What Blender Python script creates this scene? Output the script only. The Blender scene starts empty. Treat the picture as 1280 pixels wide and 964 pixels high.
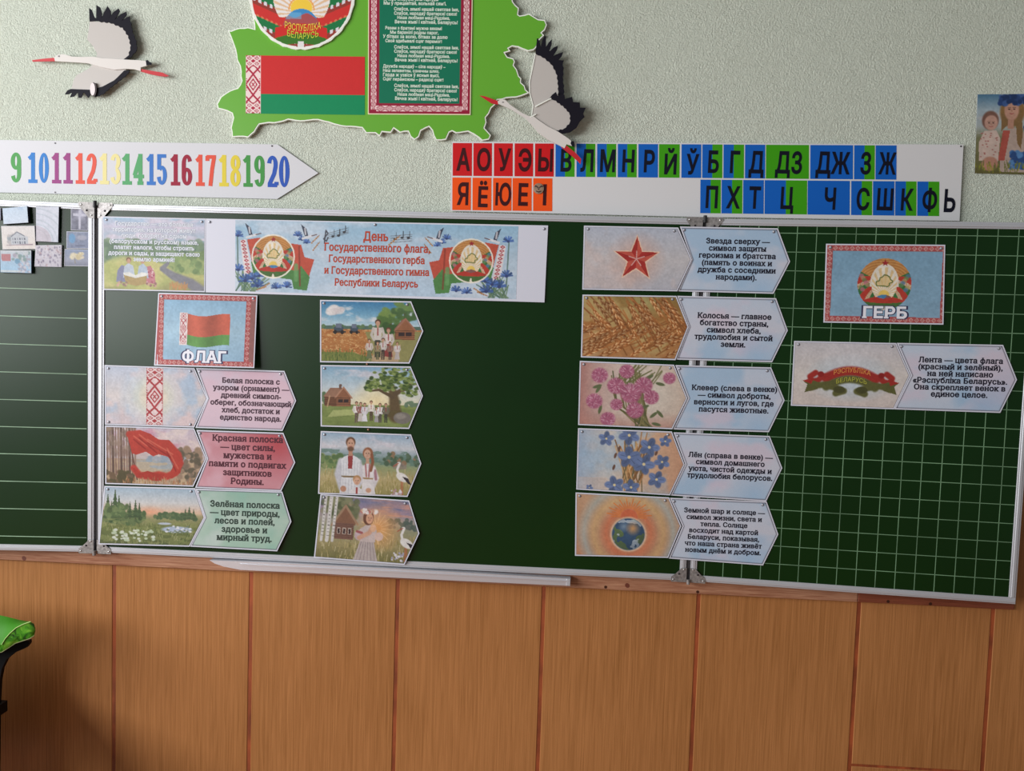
import bpy, math, random
import numpy as np
from mathutils import Vector

# ---------------------------------------------------------------- camera, world, light, exposure
F = 985.0; CX, CY = 640.0, 482.0
CAM = np.array([1.3095, -2.1841, 1.5047]); YAW, PITCH, ROLL = 0.0533, -0.058, -0.0329
BW = 1.7013; WING = 0.0785; LWING = 0.10

def _rot(a, b, c):
    ca, sa, cb, sb, cc, sc_ = math.cos(a), math.sin(a), math.cos(b), math.sin(b), math.cos(c), math.sin(c)
    Rz = np.array([[ca, -sa, 0], [sa, ca, 0], [0, 0, 1]]); Rx = np.array([[1, 0, 0], [0, cb, -sb], [0, sb, cb]])
    Ry = np.array([[cc, 0, sc_], [0, 1, 0], [-sc_, 0, cc]])
    return Rz @ Rx @ Ry
ROT = _rot(YAW, PITCH, ROLL)
scene = bpy.context.scene
COL = scene.collection
camd = bpy.data.cameras.new('camera'); camo = bpy.data.objects.new('camera', camd); COL.objects.link(camo)
camd.sensor_fit = 'HORIZONTAL'; camd.sensor_width = 36.0; camd.lens = F / 1280 * 36.0
camd.clip_start = 0.02
M = np.eye(4); M[:3, 0] = ROT[:, 0]; M[:3, 1] = ROT[:, 2]; M[:3, 2] = -ROT[:, 1]; M[:3, 3] = CAM
from mathutils import Matrix
camo.matrix_world = Matrix(M.tolist())
scene.camera = camo

w = bpy.data.worlds.new('world'); scene.world = w; w.use_nodes = True
w.node_tree.nodes['Background'].inputs[0].default_value = (0.95, 0.97, 0.95, 1)
w.node_tree.nodes['Background'].inputs[1].default_value = 0.235

def area(name, loc, size, energy, target, color=(1, 1, 1)):
    l = bpy.data.lights.new(name, 'AREA'); l.shape = 'RECTANGLE'; l.size, l.size_y = size
    l.energy = energy; l.color = color
    o = bpy.data.objects.new(name, l); COL.objects.link(o); o.location = loc
    d = Vector(target) - Vector(loc); o.rotation_euler = d.to_track_quat('-Z', 'Y').to_euler()
    return o
# three classroom windows in the wall on the left
for k, yy in enumerate((-1.7, -3.5, -5.3)):
    area('window_light', (-2.3, yy, 2.05), (1.5, 1.5), 125, (1.2, yy, 1.95), (0.965, 0.98, 1.0))
vs = scene.view_settings
vs.view_transform = 'Standard'; vs.look = 'None'; vs.gamma = 1.0; vs.exposure = -0.15; vs.use_curve_mapping = False

# ---------------------------------------------------------------- planes and pixel rays
class Plane:
    def __init__(s, O, ux):
        s.O = np.array(O, float); s.ux = np.array(ux, float); s.ux /= np.linalg.norm(s.ux)
        s.uz = np.array([0, 0, 1.]); s.n = np.cross(s.ux, s.uz)      # towards the viewer
    def un(s, px, py):
        d = ROT @ np.array([(px - CX) / F, 1.0, -(py - CY) / F])
        t = np.dot(s.O - CAM, s.n) / np.dot(d, s.n)
        p = CAM + d * t - s.O
        return np.array([np.dot(p, s.ux), p[2]])
    def P(s, a, off=0.0):
        a = np.asarray(a, float)
        return s.O + a[..., 0:1] * s.ux + a[..., 1:2] * s.uz + (np.asarray(off)[..., None] if np.ndim(off) else off) * s.n
WALL = Plane((0, 0.05, 0), (1, 0, 0))
BOARD = Plane((0, 0.004, 0), (1, 0, 0))
RW = Plane((BW, 0.004, 0), (math.cos(WING), -math.sin(WING), 0))
LW = Plane((0, 0.004, 0), (math.cos(LWING), math.sin(LWING), 0))

# ---------------------------------------------------------------- materials
def lin(c):
    c = np.asarray(c, float) / 255.0
    return np.where(c <= 0.04045, c / 12.92, ((c + 0.055) / 1.055) ** 2.4)
def rgb(c): return tuple(lin(c)) + (1.0,)
MATS = {}
def mat(name, color, rough=0.5, metal=0.0, spec=0.5, bump=None, noise=None, coat=0.0):
    if name in MATS: return MATS[name]
    m = bpy.data.materials.new(name); m.use_nodes = True; nt = m.node_tree; b = nt.nodes['Principled BSDF']
    b.inputs['Base Color'].default_value = rgb(color); b.inputs['Roughness'].default_value = rough
    b.inputs['Metallic'].default_value = metal; b.inputs['Specular IOR Level'].default_value = spec
    b.inputs['Coat Weight'].default_value = coat; b.inputs['Coat Roughness'].default_value = 0.25
    if noise or bump:
        tc = nt.nodes.new('ShaderNodeTexCoord')
    if noise:
        sc, amt, stretch = noise
        mp = nt.nodes.new('ShaderNodeMapping'); mp.inputs['Scale'].default_value = stretch
        nt.links.new(tc.outputs['Object'], mp.inputs[0])
        n = nt.nodes.new('ShaderNodeTexNoise'); n.inputs['Scale'].default_value = sc; n.inputs['Detail'].default_value = 5
        nt.links.new(mp.outputs[0], n.inputs['Vector'])
        r = nt.nodes.new('ShaderNodeMapRange'); r.inputs[1].default_value = .3; r.inputs[2].default_value = .7
        r.inputs[3].default_value = 1 - amt; r.inputs[4].default_value = 1 + amt
        nt.links.new(n.outputs[0], r.inputs[0])
        mx = nt.nodes.new('ShaderNodeVectorMath'); mx.operation = 'SCALE'; mx.inputs[0].default_value = rgb(color)[:3]
        nt.links.new(r.outputs[0], mx.inputs['Scale']); nt.links.new(mx.outputs[0], b.inputs['Base Color'])
    if bump:
        sc, dist, stretch = bump
        mp = nt.nodes.new('ShaderNodeMapping'); mp.inputs['Scale'].default_value = stretch
        nt.links.new(tc.outputs['Object'], mp.inputs[0])
        n = nt.nodes.new('ShaderNodeTexNoise'); n.inputs['Scale'].default_value = sc; n.inputs['Detail'].default_value = 2.5
        n.inputs['Distortion'].default_value = 1.2
        nt.links.new(mp.outputs[0], n.inputs['Vector'])
        bp = nt.nodes.new('ShaderNodeBump'); bp.inputs['Distance'].default_value = dist; bp.inputs['Strength'].default_value = 1.0
        nt.links.new(n.outputs[0], bp.inputs['Height']); nt.links.new(bp.outputs[0], b.inputs['Normal'])
    MATS[name] = m; return m
def print_mat(name='print', rough=0.55, spec=0.22):
    if name in MATS: return MATS[name]
    m = bpy.data.materials.new(name); m.use_nodes = True; nt = m.node_tree; b = nt.nodes['Principled BSDF']
    a = nt.nodes.new('ShaderNodeAttribute'); a.attribute_name = 'ink'
    nt.links.new(a.outputs['Color'], b.inputs['Base Color']); b.inputs['Roughness'].default_value = rough
    b.inputs['Specular IOR Level'].default_value = spec
    MATS[name] = m; return m
INK = print_mat()
M_PAPER = mat('paper', (205, 206, 218), 0.55)
M_EDGE = mat('paper_edge', (200, 200, 205), 0.6)
M_PLASTIC = mat('white_plastic', (214, 213, 214), 0.4)
M_ALU = mat('aluminium', (192, 193, 198), 0.42, 0.35, noise=(3, .05, (1, 1, 1)))
M_ALU2 = mat('bright_aluminium', (215, 216, 222), 0.3, 0.5)
M_ZINC = mat('galvanised_steel', (150, 146, 144), 0.5, 0.6, noise=(160, .35, (1, 1, 1)))
M_RIVET = mat('rivet_metal', (205, 205, 205), 0.3, 0.8)
M_BLACK = mat('black_gap', (22, 20, 22), 0.6)
M_DARKPIN = mat('dark_pin', (50, 45, 50), 0.35, 0.5)
M_PIN = mat('pin_metal', (188, 190, 198), 0.3, 0.3)
M_BOARD = mat('green_enamel', (8, 42, 7), 0.33, 0.0, 0.28, noise=(3.0, .10, (1, 1, 1)))
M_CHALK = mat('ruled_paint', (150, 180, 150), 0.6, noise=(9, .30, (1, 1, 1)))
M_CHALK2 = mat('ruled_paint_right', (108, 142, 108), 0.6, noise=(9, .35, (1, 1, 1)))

# ---------------------------------------------------------------- object helpers
def setp(o, label=None, cat=None, group=None, kind=None):
    if label: o['label'] = label
    if cat: o['category'] = cat
    if group: o['group'] = group
    if kind: o['kind'] = kind
    return o
def thing(name, label, cat, loc, group=None):
    o = bpy.data.objects.new(name, None); COL.objects.link(o); o.location = [float(x) for x in loc]
    o.empty_display_size = 0.02
    return setp(o, label, cat, group)
def link(name, me, parent=None):
    o = bpy.data.objects.new(name, me); COL.objects.link(o)
    if parent is not None: o.parent = parent
    return o
def origin(parent):
    p = np.zeros(3)
    while parent is not None:
        p += np.array(parent.location[:]); parent = parent.parent
    return p
def mesh(name, V, Fc, m, parent=None, colors=None, smooth=False, kind=None):
    V = np.asarray(V, float) - origin(parent)
    me = bpy.data.meshes.new(name); me.from_pydata(V.tolist(), [], [list(f) for f in Fc])
    me.materials.append(m)
    if colors is not None:
        at = me.color_attributes.new('ink', 'FLOAT_COLOR', 'POINT')
        cc = np.ones((len(V), 4), np.float32); cc[:, :3] = colors; at.data.foreach_set('color', cc.ravel())
    if smooth: me.polygons.foreach_set('use_smooth', [True] * len(me.polygons))
    me.update(); o = link(name, me, parent)
    if kind: o['kind'] = kind
    return o
def grid_mesh(name, V, nu, nv, colors, parent, m=None):
    V = V.reshape(-1, 3) - origin(parent)
    me = bpy.data.meshes.new(name); n = (nu - 1) * (nv - 1)
    me.vertices.add(nu * nv); me.vertices.foreach_set('co', V.astype(np.float32).ravel())
    j, i = np.meshgrid(np.arange(nv - 1), np.arange(nu - 1), indexing='ij')
    a = (j * nu + i).ravel(); q = np.stack([a, a + nu, a + nu + 1, a + 1], 1).astype(np.int32)
    me.loops.add(n * 4); me.loops.foreach_set('vertex_index', q.ravel())
    me.polygons.add(n); me.polygons.foreach_set('loop_start', np.arange(n, dtype=np.int32) * 4)
    me.update(calc_edges=True); me.materials.append(m or INK)
    at = me.color_attributes.new('ink', 'FLOAT_COLOR', 'POINT')
    cc = np.ones((nu * nv, 4), np.float32); cc[:, :3] = colors; at.data.foreach_set('color', cc.ravel())
    return link(name, me, parent)
def box_vf(x0, x1, y0, y1, z0, z1):
    V = [(x, y, z) for x in (x0, x1) for y in (y0, y1) for z in (z0, z1)]
    Fc = [(0, 1, 3, 2), (4, 6, 7, 5), (0, 4, 5, 1), (2, 3, 7, 6), (0, 2, 6, 4), (1, 5, 7, 3)]
    return V, Fc
def pbox(pl, a0, a1, b0, b1, o0, o1, bev=0.0):
    """box in plane coordinates, o = offset towards the viewer; optional front chamfer"""
    if bev <= 0:
        V = [pl.P((a, b), o) for a in (a0, a1) for o in (o1, o0) for b in (b0, b1)]
        return V, box_vf(0, 1, 0, 1, 0, 1)[1]
    V = []; e = bev
    for (o, d) in ((o0, 0), (o1 - e, 0), (o1, e)):
        for a, b in ((a0 + d, b0 + d), (a1 - d, b0 + d), (a1 - d, b1 - d), (a0 + d, b1 - d)): V.append(pl.P((a, b), o))
    Fc = [(3, 2, 1, 0), (8, 9, 10, 11)]
    for k in (0, 4):
        for i in range(4): Fc.append((k + i, k + (i + 1) % 4, k + 4 + (i + 1) % 4, k + 4 + i))
    return V, Fc
def merge(parts):
    V = []; Fc = []
    for v, f in parts:
        n = len(V); V += [tuple(x) for x in v]; Fc += [tuple(i + n for i in q) for q in f]
    return V, Fc
def prism(pl, poly, o0, o1):
    """closed outline in plane coordinates extruded from offset o0 to o1"""
    n = len(poly); poly = np.asarray(poly, float)
    V = np.vstack([pl.P(poly, o0), pl.P(poly, o1)])
    area_ = 0.5 * sum(poly[i][0] * poly[(i + 1) % n][1] - poly[(i + 1) % n][0] * poly[i][1] for i in range(n))
    from mathutils.geometry import tessellate_polygon
    tri = tessellate_polygon([[Vector((p[0], p[1], 0)) for p in poly]])
    Fc = []
    for t in tri:
        a, b, c = [poly[i] for i in t]
        s = (b[0] - a[0]) * (c[1] - a[1]) - (b[1] - a[1]) * (c[0] - a[0])
        t = tuple(t) if s > 0 else tuple(reversed(t))
        Fc.append(tuple(i + n for i in t)); Fc.append(tuple(reversed(t)))
    for i in range(n):
        j = (i + 1) % n; Fc.append((i, j, j + n, i + n) if area_ > 0 else (j, i, i + n, j + n))
    return V, Fc
def disc(pl, c, r, o0, o1, n=16, dome=0.0, ry=None, rot=0.0):
    V = []; ry = ry or r
    rings = [(1.0, o0), (1.0, o1 - dome)] + ([(.75, o1 - dome * .35), (.4, o1)] if dome else [])
    for s, o in rings:
        for k in range(n):
            t = 2 * math.pi * k / n; x = r * s * math.cos(t); y = ry * s * math.sin(t)
            V.append(pl.P((c[0] + x * math.cos(rot) - y * math.sin(rot), c[1] + x * math.sin(rot) + y * math.cos(rot)), o))
    Fc = [tuple(reversed(range(n)))]
    for q in range(len(rings) - 1):
        for k in range(n): Fc.append((q * n + k, q * n + (k + 1) % n, (q + 1) * n + (k + 1) % n, (q + 1) * n + k))
    Fc.append(tuple(range((len(rings) - 1) * n, len(rings) * n)))
    return V, Fc
def pts(pl, L, sc=1.0, ox=0.0, oy=0.0): return np.array([pl.un(x / sc + ox, y / sc + oy) for x, y in L])

def inset(poly, d):
    """move every side of a simple polygon inwards by d"""
    poly = np.asarray(poly, float); n = len(poly)
    ar = 0.5 * sum(poly[i][0] * poly[(i + 1) % n][1] - poly[(i + 1) % n][0] * poly[i][1] for i in range(n))
    sg = 1 if ar > 0 else -1; out = []
    for i in range(n):
        p0, p1, p2 = poly[i - 1], poly[i], poly[(i + 1) % n]
        e1 = p1 - p0; e2 = p2 - p1; e1 = e1 / (np.linalg.norm(e1) + 1e-12); e2 = e2 / (np.linalg.norm(e2) + 1e-12)
        n1 = np.array([-e1[1], e1[0]]) * sg; n2 = np.array([-e2[1], e2[0]]) * sg
        b = n1 + n2; L = np.dot(b, b)
        b = b * (2 * d / L) if L > 0.35 else n1 * d
        out.append(p1 + b)
    return np.array(out)

# ---------------------------------------------------------------- lettering
_tcache = {}
def _area(P): return 0.5 * float(np.sum(P[:, 0] * np.roll(P[:, 1], -1) - np.roll(P[:, 0], -1) * P[:, 1]))
def _contours(body):
    from mathutils.geometry import interpolate_bezier
    c = bpy.data.curves.new('t', 'FONT'); c.body = body; c.size = 1
    o = bpy.data.objects.new('t', c); COL.objects.link(o)
    dg = bpy.context.evaluated_depsgraph_get(); cu = o.evaluated_get(dg).to_curve(dg); out = []
    for sp in cu.splines:
        P = []; bp = sp.bezier_points; n = len(bp)
        for i in range(n):
            p0, p1 = bp[i], bp[(i + 1) % n]
            bend = (p0.handle_right - p0.co).cross(p1.co - p0.co).length + (p1.handle_left - p1.co).cross(p1.co - p0.co).length
            P += [tuple(q[:2]) for q in interpolate_bezier(p0.co, p0.handle_right, p1.handle_left, p1.co, 2 if bend < 1e-5 else 4)[:-1]]
        Q = []
        for p in P:
            if not Q or abs(p[0] - Q[-1][0]) + abs(p[1] - Q[-1][1]) > 2e-3: Q.append(p)
        if len(Q) > 1 and abs(Q[0][0] - Q[-1][0]) + abs(Q[0][1] - Q[-1][1]) < 2e-3: Q.pop()
        if len(Q) > 2: out.append(np.array(Q))
    o.to_curve_clear(); bpy.data.objects.remove(o); bpy.data.curves.remove(c); return out
def _xr(cs): return (min(P[:, 0].min() for P in cs), max(P[:, 0].max() for P in cs)) if cs else (0, 0)
_chars = {}
def char(ch):
    if ch not in _chars:
        if ch == ' ':
            a, b = _xr(_contours('н н')), _xr(_contours('нн')); _chars[ch] = ([], (a[1] - a[0]) - (b[1] - b[0]))
        else:
            cs = _contours(ch); a, b = _xr(cs), _xr(_contours(ch + ch)); _chars[ch] = (cs, (b[1] - b[0]) - (a[1] - a[0]))
    return _chars[ch]
def glyph(ch, off, slab, xh=(0.0, 0.542, 0.728)):
    """one letter as triangles: outlines thickened, slabs added, then filled by winding number"""
    from mathutils.geometry import delaunay_2d_cdt
    key = (ch, off, slab)
    if key in _tcache: return _tcache[key]
    cs, adv = char(ch)
    if not cs: _tcache[key] = (np.zeros((0, 2)), [], adv); return _tcache[key]
    ars = [_area(P) for P in cs]; sg = np.sign(ars[int(np.argmax(np.abs(ars)))]); L = []
    for P, a in zip(cs, ars):
        Q = inset(P, -off if a * sg > 0 else off) if off else P
        if np.sign(_area(Q)) != np.sign(a): continue
        L.append(Q)
    if slab:
        for P in cs:
            for k in range(len(P)):
                a_, b_ = P[k - 1], P[k]
                if abs(a_[1] - b_[1]) > .004: continue
                x0, x1 = sorted((a_[0], b_[0])); y = (a_[1] + b_[1]) / 2
                if not .04 < x1 - x0 < .2: continue
                for lv in xh:
                    if abs(y - lv) < .016:
                        t = .070; y0, y1 = (y - t, y + off) if lv > 0 else (y - off, y + t); x0, x1 = x0 - off - slab, x1 + off + slab
                        B = np.array([(x0, y0), (x1, y0), (x1, y1), (x0, y1)]); L.append(B if sg > 0 else B[::-1])
    vs_ = []; es = []
    for P in L:
        n = len(vs_); m = len(P); vs_ += [Vector((float(p[0]), float(p[1]))) for p in P]; es += [(n + i, n + (i + 1) % m) for i in range(m)]
    v2, _, f2, *_r = delaunay_2d_cdt(vs_, es, [], 0, 1e-5)
    V = np.array([tuple(v) for v in v2]); F_ = np.array([tuple(f) for f in f2]).reshape(-1, 3); cen = V[F_].mean(1); wn = np.zeros(len(cen))
    for P in L:
        Q = np.roll(P, -1, 0)
        for (x1, y1), (x2, y2) in zip(P, Q):
            if y1 == y2: continue
            t = (cen[:, 1] - y1) / (y2 - y1); xx = x1 + (x2 - x1) * t; hit = (t >= 0) & (t < 1) & (xx > cen[:, 0]); wn += hit * (1 if y2 > y1 else -1)
    Fc = []
    for f, q in zip(F_, wn):
        if q * sg <= 0.5 and q * sg > -.5: continue
        a_, b_, c_ = V[f[0]], V[f[1]], V[f[2]]; cr = (b_[0] - a_[0]) * (c_[1] - a_[1]) - (b_[1] - a_[1]) * (c_[0] - a_[0])
        Fc.append(tuple(int(i) for i in (f if cr > 0 else f[::-1])))
    used = sorted({i for f in Fc for i in f}); mp_ = {i: k for k, i in enumerate(used)}
    _tcache[key] = (V[used], [tuple(mp_[i] for i in f) for f in Fc], adv); return _tcache[key]
def glyphs(s, off=0.0, slab=0.0):
    V = []; Fc = []; x = 0.0
    for ch in s:
        g, f, adv = glyph(ch, off, slab); n = len(V); V += [(p[0] + x, p[1], 0.) for p in g]; Fc += [tuple(i + n for i in q) for q in f]; x += adv + off * .7
    return np.array(V, float).reshape(-1, 3), Fc

def text_block(lines, pitch, width=None, size=None, off=0.03, slab=0.05, ref=None, xs=1.0):
    """lines centred on 0,0; returns 2D verts (y up), faces; width = width of the widest line"""
    G = [glyphs(s, off, slab) for s in lines]
    ws = [(g[0][:, 0].max() - g[0][:, 0].min()) if len(g[0]) else 0 for g in G]
    sz = size if size else width / max(ws) / xs
    V = []; Fc = []
    for k, (g, f) in enumerate(G):
        if not len(g): continue
        y0 = ((len(lines) - 1) / 2 - k) * pitch - 0.30 * sz
        mid = (g[:, 0].max() + g[:, 0].min()) / 2; n = len(V)
        for p in g: V.append(((p[0] - mid) * sz * xs, p[1] * sz + y0, p[2]))
        Fc += [tuple(i + n for i in q) for q in f]
    return np.array(V), Fc

def put_text(name, pl, V, Fc, c2, ex, off, color, parent, warp=None, m=None):
    ey = np.array([-ex[1], ex[0]]); p = c2 + V[:, 0:1] * ex + V[:, 1:2] * ey
    o = (off(p) if callable(off) else off) + V[:, 2] * .000012
    return mesh(name, pl.P(p, o), Fc, m or INK, parent, np.tile(lin(color) * KA, (len(p), 1)))
KA = 0.86
def scale_at(pl, px, py): return float(np.linalg.norm(pl.un(px + 30, py) - pl.un(px - 30, py)) / 60)

# ---------------------------------------------------------------- painting of printed pictures
class Art:
    def __init__(s, X, Y, seed=1):
        s.X, s.Y = X, Y; s.C = np.ones((len(X), 3)) * 255.0; s.rng = np.random.RandomState(seed)
    def mix(s, m, col):
        m = np.clip(m, 0, 1)[:, None]; s.C = s.C * (1 - m) + np.asarray(col, float) * m
    def vgrad(s, stops, axis='y'):
        t = s.Y if axis == 'y' else s.X
        ys = [a for a, _ in stops]; s.C = np.stack([np.interp(t, ys, [c[k] for _, c in stops]) for k in range(3)], 1)
    def noise(s, sx, sy=None, seed=0, oct=3):
        sy = sy or sx; out = 0; a = 1; tot = 0
        for o in range(oct):
            r = np.random.RandomState(seed + o * 17); L = r.rand(64, 64)
            u = (s.X + 3.3) * sx * 2 ** o; v = (s.Y + 2.7) * sy * 2 ** o
            i = np.floor(u).astype(int); j = np.floor(v).astype(int); fu = u - i; fv = v - j
            fu = fu * fu * (3 - 2 * fu); fv = fv * fv * (3 - 2 * fv)
            g = lambda a_, b_: L[a_ % 64, b_ % 64]
            out = out + a * ((g(i, j) * (1 - fu) + g(i + 1, j) * fu) * (1 - fv) + (g(i, j + 1) * (1 - fu) + g(i + 1, j + 1) * fu) * fv)
            tot += a; a *= .55
        return out / tot
    def tex(s, amp, sx, sy=None, seed=0):
        s.C = s.C * (1 + amp * 2 * (s.noise(sx, sy, seed) - .5))[:, None]
    def clouds(s, col, sx, sy, th, y0, y1, seed=0, a=1):
        n = s.noise(sx, sy, seed, 4); m = np.clip((n - th) * 6, 0, 1) * a * ((s.Y > y0) & (s.Y < y1)); s.mix(m, col)
    def ell(s, cx, cy, rx, ry, col, soft=.25, a=1, rot=0):
        dx, dy = s.X - cx, s.Y - cy
        if rot: dx, dy = dx * math.cos(rot) + dy * math.sin(rot), -dx * math.sin(rot) + dy * math.cos(rot)
        d = np.sqrt((dx / rx) ** 2 + (dy / ry) ** 2); s.mix(np.clip((1 - d) / soft + .5, 0, 1) * a, col)
    def glow(s, cx, cy, r, col, a=1, p=1.0, ry=None):
        d = np.sqrt(((s.X - cx) / r) ** 2 + ((s.Y - cy) / (ry or r)) ** 2); s.mix(np.clip(1 - d, 0, 1) ** p * a, col)
    def inside(s, P):
        x, y = s.X, s.Y; m = np.zeros(len(x), bool); n = len(P)
        for i in range(n):
            (x1, y1), (x2, y2) = P[i], P[(i + 1) % n]
            if y1 == y2: continue
            c = ((y1 > y) != (y2 > y)) & (x < (x2 - x1) * (y - y1) / (y2 - y1) + x1); m ^= c
        return m
    def poly(s, P, col, a=1): s.mix(s.inside(P) * a, col)
    def rect(s, x0, y0, x1, y1, col, a=1): s.mix(((s.X > x0) & (s.X < x1) & (s.Y > y0) & (s.Y < y1)) * a, col)
    def line(s, P, wd, col, a=1, w2=None):
        best = np.full(len(s.X), 9.0); n = len(P) - 1
        for i in range(n):
            (x1, y1), (x2, y2) = P[i], P[i + 1]; dx, dy = x2 - x1, y2 - y1; L = dx * dx + dy * dy + 1e-12
            t = np.clip(((s.X - x1) * dx + (s.Y - y1) * dy) / L, 0, 1)
            ww = wd if w2 is None else wd + (w2 - wd) * (i + t) / n
            best = np.minimum(best, np.hypot(s.X - x1 - t * dx, s.Y - y1 - t * dy) / ww)
        s.mix(np.clip((1 - best) * 2 + .5, 0, 1) * a, col)
    def blobs(s, n, x0, x1, y0, y1, r0, r1, cols, asp=1, a=1, soft=.4):
        for _ in range(n):
            x = s.rng.uniform(x0, x1); y = s.rng.uniform(y0, y1); r = s.rng.uniform(r0, r1)
            s.ell(x, y, r * asp, r, cols[s.rng.randint(len(cols))], soft, a)
    def tree(s, x, y, r, cols, trunk=(90, 65, 45), n=26, asp=1.0, h=None):
        s.line([(x, y), (x, y + (h or r * 1.8))], r * .13, trunk)
        for k in range(n):
            t = s.rng.uniform(0, 6.28); q = math.sqrt(s.rng.rand()) * r
            s.ell(x + math.cos(t) * q * asp, y + math.sin(t) * q, r * .28, r * .2, cols[min(len(cols) - 1, int((math.sin(t) * q / r + 1) / 2 * len(cols)))], .5, .9)
    def pine(s, x, yb, h, col, wd=.28):
        s.line([(x, yb), (x, yb - h)], h * .02, (70, 55, 40))
        for k in range(6):
            t = k / 6; y = yb - h * (.12 + .88 * t); ww = h * wd * (1 - t) + .006
            s.poly([(x - ww, y + h * .05), (x + ww, y + h * .05), (x, y - h * .18)], np.array(col) * (1 + .12 * ((k % 2) - .5)))
    def house(s, x0, y0, x1, y1, ridge, side=.5, wallc=(135, 85, 60), roofc=(165, 115, 90)):
        xm = x0 + (x1 - x0) * side; xa = (xm + x1) / 2
        s.rect(x0, y0, xm, y1, np.array(wallc) * .8); s.poly([(xm, y1), (xm, y0), (xa, ridge), (x1, y0), (x1, y1)], wallc)
        s.poly([(x0 - .02, y0 + .01), (x0 + (xa - xm) * .8, ridge), (xa, ridge), (xm - .01, y0 + .02)], roofc)
        s.line([(xm - .02, y0 + .03), (xa, ridge - .01), (x1 + .02, y0 + .03)], .012, np.array(roofc) * 1.15)
        k = y0 + .03
        while k < y1: s.line([(x0, k), (x1, k)], .005, np.array(wallc) * .6, .8); k += .035
        ww = (x1 - xm) * .16
        for q in (.3, .68): s.rect(xm + (x1 - xm) * q - ww, y0 + (y1 - y0) * .3, xm + (x1 - xm) * q + ww, y0 + (y1 - y0) * .65, (60, 45, 45))
    def person(s, x, y, h, top, bottom, hair=(90, 60, 40), skin=(205, 155, 125), skirt=False, face=False, arms=True):
        """y is the foot line, h the height"""
        hr = h * .075; hy = y - h + hr
        if skirt: s.poly([(x - h * .07, y - h * .5), (x + h * .07, y - h * .5), (x + h * .15, y - h * .05), (x - h * .15, y - h * .05)], bottom)
        else:
            s.poly([(x - h * .085, y - h * .52), (x + h * .085, y - h * .52), (x + h * .08, y), (x + h * .015, y), (x, y - h * .4), (x - h * .015, y), (x - h * .08, y)], bottom)
        s.poly([(x - h * .12, y - h * .8), (x + h * .12, y - h * .8), (x + h * .09, y - h * .47), (x - h * .09, y - h * .47)], top)
        if arms:
            s.line([(x - h * .12, y - h * .78), (x - h * .17, y - h * .6), (x - h * .1, y - h * .47)], h * .035, np.array(top) * .93)
            s.line([(x + h * .12, y - h * .78), (x + h * .17, y - h * .6), (x + h * .1, y - h * .47)], h * .035, np.array(top) * .93)
        s.line([(x, y - h * .78), (x, y - h * .6)], h * .018, (170, 60, 55), .9)
        s.rect(x - h * .025, y - h * .86, x + h * .025, y - h * .79, skin)
        s.ell(x, hy - hr * .25, hr * 1.05, hr * 1.05, hair, .2); s.ell(x, hy + hr * .18, hr * .78, hr * .9, skin, .2)
        if face: s.face(x, hy + hr * .15, hr * .8)
    def face(s, x, y, r):
        for q in (-.35, .35): s.ell(x + q * r, y - r * .1, r * .16, r * .09, (70, 50, 45), .5); s.line([(x + q * r - .2 * r, y - .32 * r), (x + q * r + .2 * r, y - .32 * r)], r * .05, (100, 70, 50), .7)
        s.line([(x, y - .05 * r), (x + .03 * r, y + .25 * r)], r * .05, (170, 115, 90), .7); s.line([(x - .25 * r, y + .5 * r), (x, y + .56 * r), (x + .25 * r, y + .5 * r)], r * .07, (175, 85, 80), .9)
    def star(s, cx, cy, r, col, a=1, k=.42, rot=0):
        P = []
        for i in range(10):
            t = math.pi * i / 5 + rot; q = r if i % 2 == 0 else r * k; P.append((cx + q * math.sin(t), cy - q * math.cos(t)))
        s.poly(P, col, a); return P
    def ornament(s, x0, x1, y0, y1, period, red=(190, 50, 65), white=(240, 225, 225), vert=True):
        u = (s.X - (x0 + x1) / 2) / ((x1 - x0) / 2); v = (s.Y - y0) / period
        box = (s.X > x0) & (s.X < x1) & (s.Y > y0) & (s.Y < y1)
        if not vert: u = (s.Y - (y0 + y1) / 2) / ((y1 - y0) / 2); v = (s.X - x0) / period
        f = np.abs((v % 1) * 2 - 1); d = np.abs(u) + f
        f2 = np.abs(((v + .5) % 1) * 2 - 1); d2 = np.abs(u) + f2
        r = ((d < .2)) | ((d > .38) & (d < .62)) | ((d2 < .16) & (np.abs(u) > -1)) | ((d > .80) & (d < .98)) | (d > 1.3)
        s.mix(box * 1.0, white); s.mix((box & r) * 1.0, red)
    def folk(s, x0, x1, y0, y1, red=(176, 34, 66), white=(242, 218, 214)):
        u = np.abs((s.X - (x0 + x1) / 2) / ((x1 - x0) / 2)); v = np.abs((s.Y - (y0 + y1) / 2) / ((y1 - y0) / 2)); box = (u < 1) & (v < 1)
        d = u + v / .36
        c = ((d > .86) & (d < 1.12)) | ((d > .42) & (d < .62)) | ((np.abs(u - v / .36) < .09) & (d < .36)) | ((u > .86) & (v < .22) & (np.abs(((v / .08) % 1) - .5) < .25))
        h = (v > .36) & (v < .62) & ((np.abs(u - (v - .36) / .26) < .17) | (np.abs(u - 1.15 + (v - .36) / .30) < .13))
        u2 = np.abs(u * 2 - 1); q = np.abs((((v - .62) / .19) % 1) * 2 - 1); e = u2 + q
        r = (v >= .62) & (((e > .42) & (e < .72)) | (e < .18) | (e > 1.3)) 
        s.mix(box * 1.0, white); s.mix((box & (((v < .36) & c) | h | ((v < .5) & (d > 1.0) & (d < 1.15)) | r | (u > .95))) * 1.0, red)
    def grasses(s, n, x0, x1, y0, y1, L, cols, lean=.3):
        for _ in range(n):
            x = s.rng.uniform(x0, x1); y = s.rng.uniform(y0, y1); l = L * s.rng.uniform(.6, 1.2)
            s.line([(x, y), (x + s.rng.uniform(-lean, lean) * l, y - l)], .006, cols[s.rng.randint(len(cols))], .8)
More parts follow.
